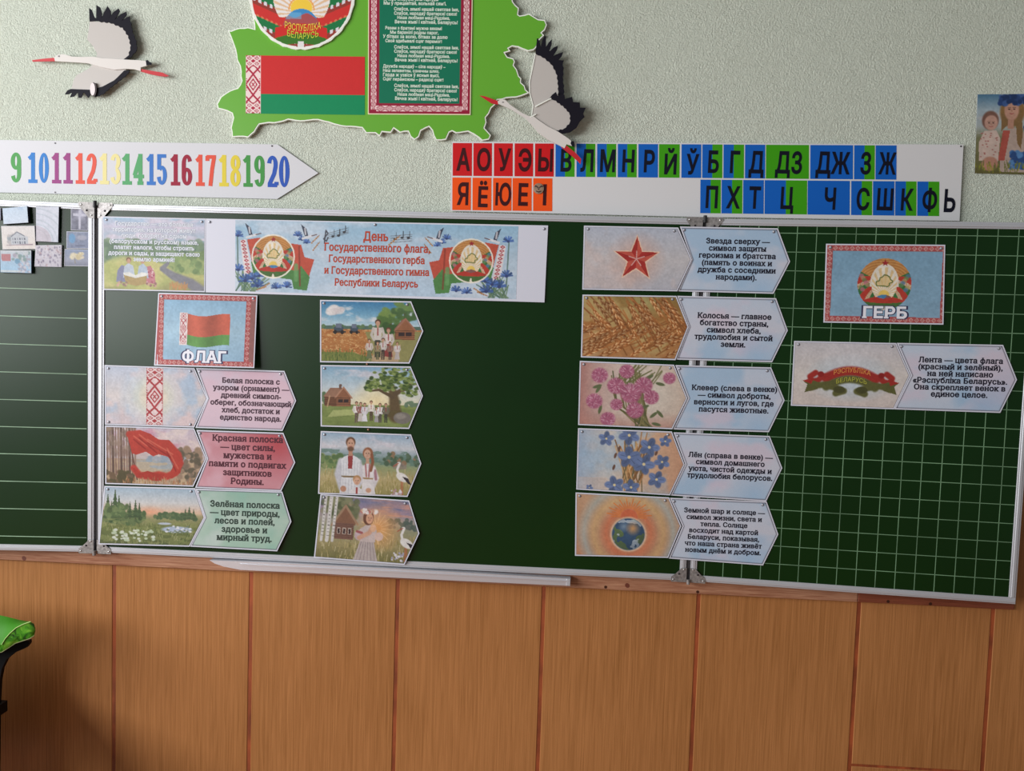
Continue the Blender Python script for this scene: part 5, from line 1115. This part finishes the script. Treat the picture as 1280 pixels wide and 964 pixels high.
def a_emb(a):
    a.vgrad([(-1, (218, 160, 85)), (0, (214, 150, 80)), (1, (206, 60, 50))]); X, Y = a.X, a.Y; R_ = np.hypot(X, Y); T = np.degrees(np.arctan2(X, Y))
    e = (X / .56) ** 2 + ((Y + .05) / .72) ** 2
    for s_ in (-1, 1):
        Z = s_ * X; q = (Z * .42 + Y * 1.0 - .1) % .46
        side = (Z > 0) & (np.abs(T) < 125)
        a.mix((side & (q < .20)) * 1.0, (206, 52, 48)); a.mix((side & (q >= .20) & (q < .36)) * 1.0, (28, 118, 66)); a.mix((side & (q >= .36)) * 1.0, (150, 60, 50))
        a.mix((side & (q > .33) & (q < .40) & ((((Z * 18).astype(int)) % 2) == 0)) * 1.0, (222, 218, 225))
        a.mix((side & (q > .17) & (q < .21) & ((((Z * 22).astype(int)) % 2) == 0)) * .5, (236, 190, 120))
    a.mix((e < 1) * (Y < .42) * 1.0, (236, 230, 226)); ang = np.arctan2(X, -(Y - .34)); a.mix(((e < .98) & (Y < .42) & (np.sin(ang * 30) > .2)) * .75, (222, 178, 130))
    a.ell(0, .24, .21, .17, (244, 204, 70), .12); a.line([(.24 * math.sin(t * .1), .27 - .22 * math.cos(t * .1)) for t in range(-16, 17)], .012, (235, 160, 80))
    g = ((X / .36) ** 2 + ((Y - .66) / .40) ** 2 < 1) & (Y < .62); a.mix(g * 1.0, (62, 140, 196)); a.mix((g & (Y > .38 + .3 * X ** 2 - .04 * np.sin(X * 14))) * 1.0, (170, 80, 82)); a.mix((g & (X < 0) & (Y < .45) & (Y > .33)) * .6, (120, 180, 215))
    arc = Y - (.535 + .34 * X ** 2)
    rb = (np.abs(X) < .50)
    a.mix((rb & (arc > 0) & (arc < .19)) * 1.0, (206, 44, 40)); a.mix((rb & (arc >= .19) & (arc < .37)) * 1.0, (60, 118, 40))
    a.poly([(-.07, 1.05), (-.055, .86), (.055, .86), (.07, 1.05)], (230, 226, 224)); a.mix((R_ > .965) * 1.0, (240, 240, 232))
disc_print('emblem_print', MP, ec, er * .985, .0063, a_emb, em, 170)
arc_text(None, 'РЭСПУБЛІКА', (379.5, 36.6), 45, 8.5, -3.6, (246, 206, 80), 'emblem_lettering', MP, .0072, em, np.array([1., -.003]), .012)
arc_text(None, 'БЕЛАРУСЬ', (379.5, 46.6), 39, 8.0, -3.4, (200, 214, 70), 'emblem_lettering', MP, .0072, em, np.array([1., -.003]), .012)
# song text plate
def a_song(a):
    a.vgrad([(0, (14, 118, 88)), (5, (14, 112, 84))])
A_q = ((461, -92), (592.5, -90.5), (588.3, 144.2), (460.2, 143.4))
pl_ = mesh('song_plate', *prism(MP, pts(MP, [A_q[3], A_q[2], A_q[1], A_q[0]]), .0007, .0032), mat('cream_plate', (238, 224, 190), .4), mp)
def a_songb(a):
    A = float(a.X.max()); a.vgrad([(-1, (150, 26, 56)), (2, (150, 26, 56))]); b_ = .062; c0 = .012
    a.ornament(c0, c0 + .030, .02, .98, .038, (240, 205, 205), (160, 28, 60)); a.ornament(A - c0 - .030, A - c0, .02, .98, .038, (240, 205, 205), (160, 28, 60))
    a.ornament(c0 + .03, A - c0 - .03, 1 - c0 - .030, 1 - c0, .050, (240, 205, 205), (160, 28, 60), False); a.ornament(c0 + .03, A - c0 - .03, c0, c0 + .03, .05, (240, 205, 205), (160, 28, 60), False)
    a.rect(.057, .05, A - .057, .945, (14, 114, 84))
flat_quad('song_print', MP, ((462, -90.8), (591.3, -89.3), (587.1, 143), (461.3, 142.2)), a_songb, pl_, .0036, .0011)
REF = ['Слаўся, зямлі нашай светлае імя,', 'Слаўся, народаў братэрскі саюз!', 'Наша любімая маці-Радзіма,', 'Вечна жыві і квітней, Беларусь!']
SONG = [(1, -5.3, 'Сэрцам адданыя роднай зямлі,'), (0, 0, 'Шчыра сябруем, сілы гартуем'), (0, 5.2, 'Мы ў працавітай, вольнай сям’і.')]
def stanza(kind, y0, L):
    for k, t_ in enumerate(L): SONG.append((kind, y0 + 5.35 * k, t_))
stanza(1, 12.6, REF); stanza(2, 36.2, ['Разам з братамі мужна вякамі', 'Мы баранілі родны парог,', 'У бітвах за волю, бітвах за долю', 'Свой здабывалі сцяг перамог!']); stanza(1, 60.2, REF)
stanza(3, 84, ['Дружба народаў – сіла народаў –', 'Наш запаветны, сонечны шлях.', 'Горда ж узвіся ў ясныя высі,', 'Сцяг пераможны – радасці сцяг!']); stanza(1, 108.4, REF)
for kind, y, t_ in SONG:
    x = {0: 480, 1: 493 + (4 if 'Наша' in t_ else 1 if 'Вечна' in t_ else 0), 2: 482 - (3 if t_[0] == 'У' else 0) + (6 if t_[:2] == 'Мы' else 0), 3: 479}[kind]
    wd = len(t_) * 2.52; V, Fc = text_block([t_], 1, wd * scale_at(MP, 520, 60), None, .035, .0)
    V = V.copy(); V[:, 1] *= 1.12
    put_text('song_line', MP, V, Fc, MP.un(x + wd / 2, y), np.array([1., -.004]), .0040, (225, 240, 222), pl_)

# ================================================================ STORKS
SK = Plane((0, .040, 0), (1, 0, 0))
M_WHITE = mat('stork_white', (214, 208, 202), .5); M_SBLACK = mat('stork_black', (22, 20, 30), .6, spec=.15); M_SRED = mat('stork_red', (192, 30, 40), .4); M_GREYW = mat('stork_wing_grey', (188, 182, 176), .5)
def stork(label, ox, parts_, lift=None):
    t_ = None
    for nm, Q, m_, o0, o1 in parts_:
        P = pts(SK, Q, 4.0, ox, 0)
        if t_ is None: t_ = thing('stork_cutout', label, 'decoration', SK.P(P.mean(0), 0).ravel())
        ar = 0.5 * sum(P[i][0] * P[(i + 1) % len(P)][1] - P[(i + 1) % len(P)][0] * P[i][1] for i in range(len(P)))
        mesh(nm, *prism(SK, P, o0, o1), m_, t_)
    return t_
def teeth(path, n, amp):
    """jagged edge along a polyline, alternate points pushed to its left"""
    out = []; P = [np.array(p, float) for p in path]; L = [0]
    for i in range(len(P) - 1): L.append(L[-1] + np.hypot(*(P[i + 1] - P[i])))
    for k in range(n + 1):
        d = L[-1] * k / n; i = max(j for j in range(len(P) - 1) if L[j] <= d + 1e-9); q = P[i] + (P[i + 1] - P[i]) * ((d - L[i]) / (L[i + 1] - L[i] + 1e-9))
        t = (P[i + 1] - P[i]); t = t / np.hypot(*t)
        if k % 2: q = q + np.array([t[1], -t[0]]) * amp
        out.append(tuple(q))
    return out
s1 = stork('white paper stork flying left with spread wings, above the number strip', 0, [
 ('upper_wing', [(485, 298), (490, 270), (470, 235), (441, 200), (455, 110), (560, 116), (622, 143), (655, 190), (668, 240), (660, 280), (635, 305)], M_GREYW, .002, .005),
 ('wing_feathers', [(455, 112), (453, 45), (466, 55), (480, 92), (488, 96), (489, 30), (508, 42), (518, 75), (514, 97), (530, 62), (545, 36), (560, 58), (562, 80), (547, 100), (575, 66), (600, 48), (606, 62), (580, 105), (612, 76), (638, 64), (641, 80), (614, 110), (640, 92), (656, 88)] + teeth([(658, 95), (672, 165), (690, 210), (694, 255), (665, 290), (640, 305)], 16, -4)[1:] + [(622, 304)] + teeth([(652, 280), (663, 240), (652, 190), (622, 143), (560, 117), (500, 110)], 22, 5), M_SBLACK, .0055, .0075),
 ('lower_wing', [(560, 345), (470, 322), (450, 345), (388, 380), (375, 400), (360, 452), (462, 456), (512, 440), (562, 415), (620, 367), (640, 345)], M_GREYW, .002, .005),
 ('wing_feathers', [(362, 449), (345, 456), (332, 476), (350, 475), (368, 466), (357, 490), (378, 486), (397, 464), (399, 492), (414, 492), (426, 464), (436, 478), (450, 494), (458, 480), (462, 470), (482, 490)] + teeth([(490, 486), (520, 475), (560, 440), (605, 405), (640, 378), (655, 355)], 16, -4) + [(628, 357), (580, 405), (520, 437), (460, 453)], M_SBLACK, .0055, .0075),
 ('body', [(281, 294), (300, 279), (328, 277), (370, 289), (420, 291), (470, 289), (520, 297), (620, 303), (700, 307), (742, 311), (744, 334), (712, 342), (712, 361), (680, 352), (640, 350), (580, 354), (520, 342), (450, 322), (400, 318), (330, 314), (285, 311)], M_WHITE, .0055, .0095),
 ('beak', [(170, 306), (230, 298), (281, 294), (285, 311), (230, 312), (172, 313)], M_SRED, .0055, .0085),
 ('tail', [(738, 308), (750, 307), (755, 316), (768, 320), (766, 332), (752, 330), (742, 334)], M_SBLACK, .0098, .0108),
 ('legs', [(708, 349), (760, 358), (820, 368), (852, 384), (835, 388), (800, 384), (750, 374), (710, 362)], M_SRED, .0055, .0080),
 ('eye', [(301, 284), (309, 284), (309, 291), (301, 291)], mat('eye_grey', (120, 115, 115), .5), .0096, .0102)])
c_ = SK.un(119.5, 113.3); t_ = thing('oval_badge', 'small white oval badge with dark rim on the left stork wing', 'badge', SK.P(c_, .01).ravel())
mesh('badge_rim', *disc(SK, c_ + [.001, 0], .0088, .0078, .012, 20, ry=.0195), mat('badge_rim', (60, 45, 50), .4), t_)
mesh('badge_face', *disc(SK, c_ - [.001, 0], .0072, .012, .0134, 20, ry=.0178), mat('badge_face', (226, 214, 214), .4), t_)
SK = Plane((0, .030, 0), (1, 0, 0))
s2 = stork('white paper stork flying up left, legs reaching over the letter chart', 440, [
 ('far_wing', [(885, 600), (903, 560), (905, 520), (888, 465), (886, 415), (904, 350), (918, 268), (962, 290), (1002, 325), (1028, 375), (1034, 430), (1030, 485), (1000, 520), (930, 600)], M_GREYW, .0, .003),
 ('wing_feathers', [(918, 270), (925, 195), (932, 197), (945, 236), (952, 205), (963, 179), (970, 190), (970, 238), (985, 215), (1000, 200), (998, 228), (985, 262), (1008, 242), (1030, 232), (1024, 254), (1005, 284), (1030, 272), (1055, 264), (1048, 285), (1032, 303), (1060, 306)] + teeth([(1055, 315), (1060, 350), (1056, 400), (1062, 440), (1062, 490)], 12, -4) + [(1034, 488)] + teeth([(1034, 488), (1032, 430), (1026, 375), (1001, 325), (960, 290), (918, 270)], 20, 4), M_SBLACK, .0035, .0055),
 ('near_wing', [(905, 590), (912, 560), (926, 534), (985, 505), (1020, 510), (1062, 540), (1092, 575), (1094, 620), (1062, 655), (1010, 665), (960, 650), (915, 612)], M_GREYW, .006, .011),
 ('wing_feathers', [(988, 500), (1000, 482), (1020, 467), (1028, 488), (1050, 478), (1062, 482), (1064, 502), (1100, 492), (1106, 518), (1138, 520), (1140, 545), (1168, 546), (1155, 575), (1162, 592), (1140, 612), (1122, 645), (1090, 668), (1050, 675)] + teeth([(1010, 664), (1062, 653), (1092, 620), (1091, 575), (1060, 540), (1020, 511)], 22, 4), M_SBLACK, .0115, .0135),
 ('body', [(730, 515), (746, 503), (768, 507), (790, 530), (850, 572), (885, 588), (910, 590), (930, 606), (980, 640), (1030, 665), (1082, 700), (1112, 725), (1100, 736), (1072, 728), (1062, 748), (1040, 735), (980, 705), (930, 668), (893, 625), (870, 600), (800, 556), (745, 531), (733, 527)], M_WHITE, .010, .0145),
 ('beak', [(640, 485), (668, 489), (735, 514), (731, 530), (700, 524)], M_SRED, .0105, .0135),
 ('tail', [(1096, 712), (1110, 714), (1113, 742), (1100, 738), (1092, 724)], M_SBLACK, .0150, .0160),
 ('legs', [(1050, 722), (1078, 738), (1122, 775), (1145, 800), (1142, 826), (1125, 808), (1080, 770), (1046, 742)], M_SRED, .0105, .0135),
 ('wing_edge', [(914, 538), (960, 515), (996, 497), (997, 502), (960, 521), (918, 544)], mat('white_foam', (236, 238, 228)), .0137, .0147),
 ('wing_edge', [(892, 590), (920, 576), (921, 581), (894, 596)], mat('white_foam', (236, 238, 228)), .0137, .0150),
 ('wing_edge', [(919, 272), (914, 268), (884, 415), (886, 465), (902, 530), (895, 580), (900, 582), (908, 530), (891, 465), (890, 415)], mat('white_foam', (236, 238, 228)), .0032, .0042),
 ('eye', [(752, 517), (760, 517), (760, 522), (752, 522)], mat('eye_grey', (120, 115, 115), .5), .0146, .0152)])

# ================================================================ CHAIR WITH GREEN BAG at the left edge
CH = Plane((0, -.16, 0), (1, 0, 0))
M_CHAIR = mat('black_chair_plastic', (10, 9, 11), .55, spec=.15)
chair = thing('chair', 'black plastic chair back curving in at the bottom left edge', 'chair', (CH.un(-60, 900)[0], -.2, 0))
CB = Plane((0, -.140, 0), (1, 0, 0))
Q = pts(CB, [(39.5, 799), (40, 803), (36, 808), (22, 814), (12, 822), (6, 834), (3, 850), (1.5, 880), (1, 930), (0, 990), (-160, 990), (-200, 860), (-175, 815), (-120, 802), (-40, 800)])
mesh('backrest', *prism(CB, Q, .0, .012), M_CHAIR, chair)
x0 = CH.un(-165, 990)[0]; x1 = CH.un(-4, 990)[0]; zq = CH.un(-80, 985)[1]
for xx in (x0, x1 - .035):
    V, Fc = box_vf(xx, xx + .03, -.155, -.13, 0, zq + .02); mesh('leg', V, Fc, M_CHAIR, chair)
    V, Fc = box_vf(xx, xx + .03, -.60, -.57, 0, .43); mesh('leg', V, Fc, M_CHAIR, chair)
V, Fc = box_vf(x0 - .01, x1 + .01, -.62, -.13, .43, .46); mesh('seat', V, Fc, M_CHAIR, chair)
# green bag
def green_mat():
    m = bpy.data.materials.new('leaf_print_fabric'); m.use_nodes = True; nt = m.node_tree; b = nt.nodes['Principled BSDF']
    tc = nt.nodes.new('ShaderNodeTexCoord'); n = nt.nodes.new('ShaderNodeTexNoise'); n.inputs['Scale'].default_value = 26; n.inputs['Detail'].default_value = 3; n.inputs['Distortion'].default_value = 1.5; nt.links.new(tc.outputs['Object'], n.inputs['Vector'])
    cr = nt.nodes.new('ShaderNodeValToRGB'); e = cr.color_ramp.elements; e[0].position = .36; e[0].color = rgb((24, 62, 18)); e[1].position = .5; e[1].color = rgb((72, 150, 30)); x = e.new(.7); x.color = rgb((130, 185, 60))
    nt.links.new(n.outputs[0], cr.inputs[0]); nt.links.new(cr.outputs[0], b.inputs['Base Color']); b.inputs['Roughness'].default_value = .35; return m
bag = thing('bag', 'bright green leaf-patterned bag folded over the black chair back', 'bag', CH.P(CH.un(-20, 810), .02).ravel())
def hit(p, off):
    pl = Plane((0, -.16 - off, 0), (1, 0, 0)); return pl.P(pl.un(*p), 0).ravel()
def sweep(name, rows, m, smooth=True):
    """rows of (pixel, offset) stations joined into one surface"""
    V = [hit(p, o) for r in rows for p, o in r]; n = len(rows[0]); Fc = []
    for i in range(len(rows) - 1):
        for k in range(n - 1): Fc.append((i * n + k, (i + 1) * n + k, (i + 1) * n + k + 1, i * n + k + 1))
    return mesh(name, V, Fc, m, bag, smooth=smooth)
fr = [(-180, 806), (-60, 810), (-20, 809), (2, 806), (6, 799), (12, 792), (20, 785), (29, 780.5), (38, 777.3)]
bk = [(-180, 768), (-60, 762), (-20, 765), (0, 769.3), (8, 771), (16, 773), (24, 775), (31, 776.3), (38.2, 777)]
lo = [(-180, 822), (-60, 820), (-20, 819), (2, 815.5), (10, 810.5), (19, 804.5), (28, 801.5), (37, 798.5), (42.5, 795)]
md = [(p[0] * .45 + q[0] * .55 + (2.5 if i > 6 else 0), p[1] * .45 + q[1] * .55) for i, (p, q) in enumerate(zip(fr, lo))]
M_GF = mat('bright_green_film', (58, 128, 24), .6, spec=.25)
sweep('top_flap', [[((p[0] + (q[0] - p[0]) * t, p[1] + (q[1] - p[1]) * t), .05 - .05 * t + .006 * math.sin(3.14 * t)) for t in (0, .2, .4, .6, .8, 1)] for p, q in zip(fr, bk)], M_GF)
sweep('side_gusset', [[(l, .040), (((l[0] + m_[0]) / 2, (l[1] + m_[1]) / 2), .046 - .004 * (i % 2)), (m_, .043 + .004 * (i % 3)), (((f[0] + m_[0]) / 2, (f[1] + m_[1]) / 2), .047), (f, .0495)] for i, (f, m_, l) in enumerate(zip(fr, md, lo))] + [[((44.2, 788), .040)] * 2 + [((44.4, 786), .040)] + [((42.5, 780), .042)] * 2], green_mat())
sweep('back_side', [[(p, .0), (((p[0] + q[0]) / 2 - (3 if p[0] > 30 else 0), (p[1] + q[1]) / 2), -.004), ((q[0] - (2 if q[0] > 30 else 0), q[1]), .0)] for p, q in zip(bk, lo)], M_GF)
def cord(name, P, r, m):
    V = []; Fc = []; n = 6
    for p, o in P:
        c = hit(p, o)
        for k in range(n): t = 6.283 * k / n; V.append(c + np.array([r * math.cos(t) * .7, -r * math.cos(t) * .3, r * math.sin(t)]))
    for i in range(len(P) - 1):
        for k in range(n): Fc.append((i * n + k, i * n + (k + 1) % n, (i + 1) * n + (k + 1) % n, (i + 1) * n + k))
    mesh(name, V, Fc, m, bag, smooth=True)
cord('piping', [(p, .0505) for p in fr[3:]], .0012, mat('pale_green_piping', (165, 195, 110), .5))
cord('hem', [(p, .041) for p in lo[2:]] + [((44.2, 788), .040)], .0010, mat('pale_hem', (140, 138, 92), .5))

for o in COL.objects:
    if o.parent is None and o.type == 'EMPTY':
        n_ = o.name.split('.')[0]
        g_ = {'picture_card': 'arrow-ended picture cards on the chalkboard', 'text_card': 'arrow-ended text cards on the chalkboard', 'photo_card': 'small cards on the left wing', 'drawing_card': 'small cards on the left wing', 'plaque': 'small cards on the left wing', 'paper_card': 'small cards on the left wing',
              'flag_card': 'framed title cards on the chalkboard', 'emblem_card': 'framed title cards on the chalkboard', 'stork_cutout': 'paper storks on the wall'}.get(n_)
        if g_: o['group'] = g_
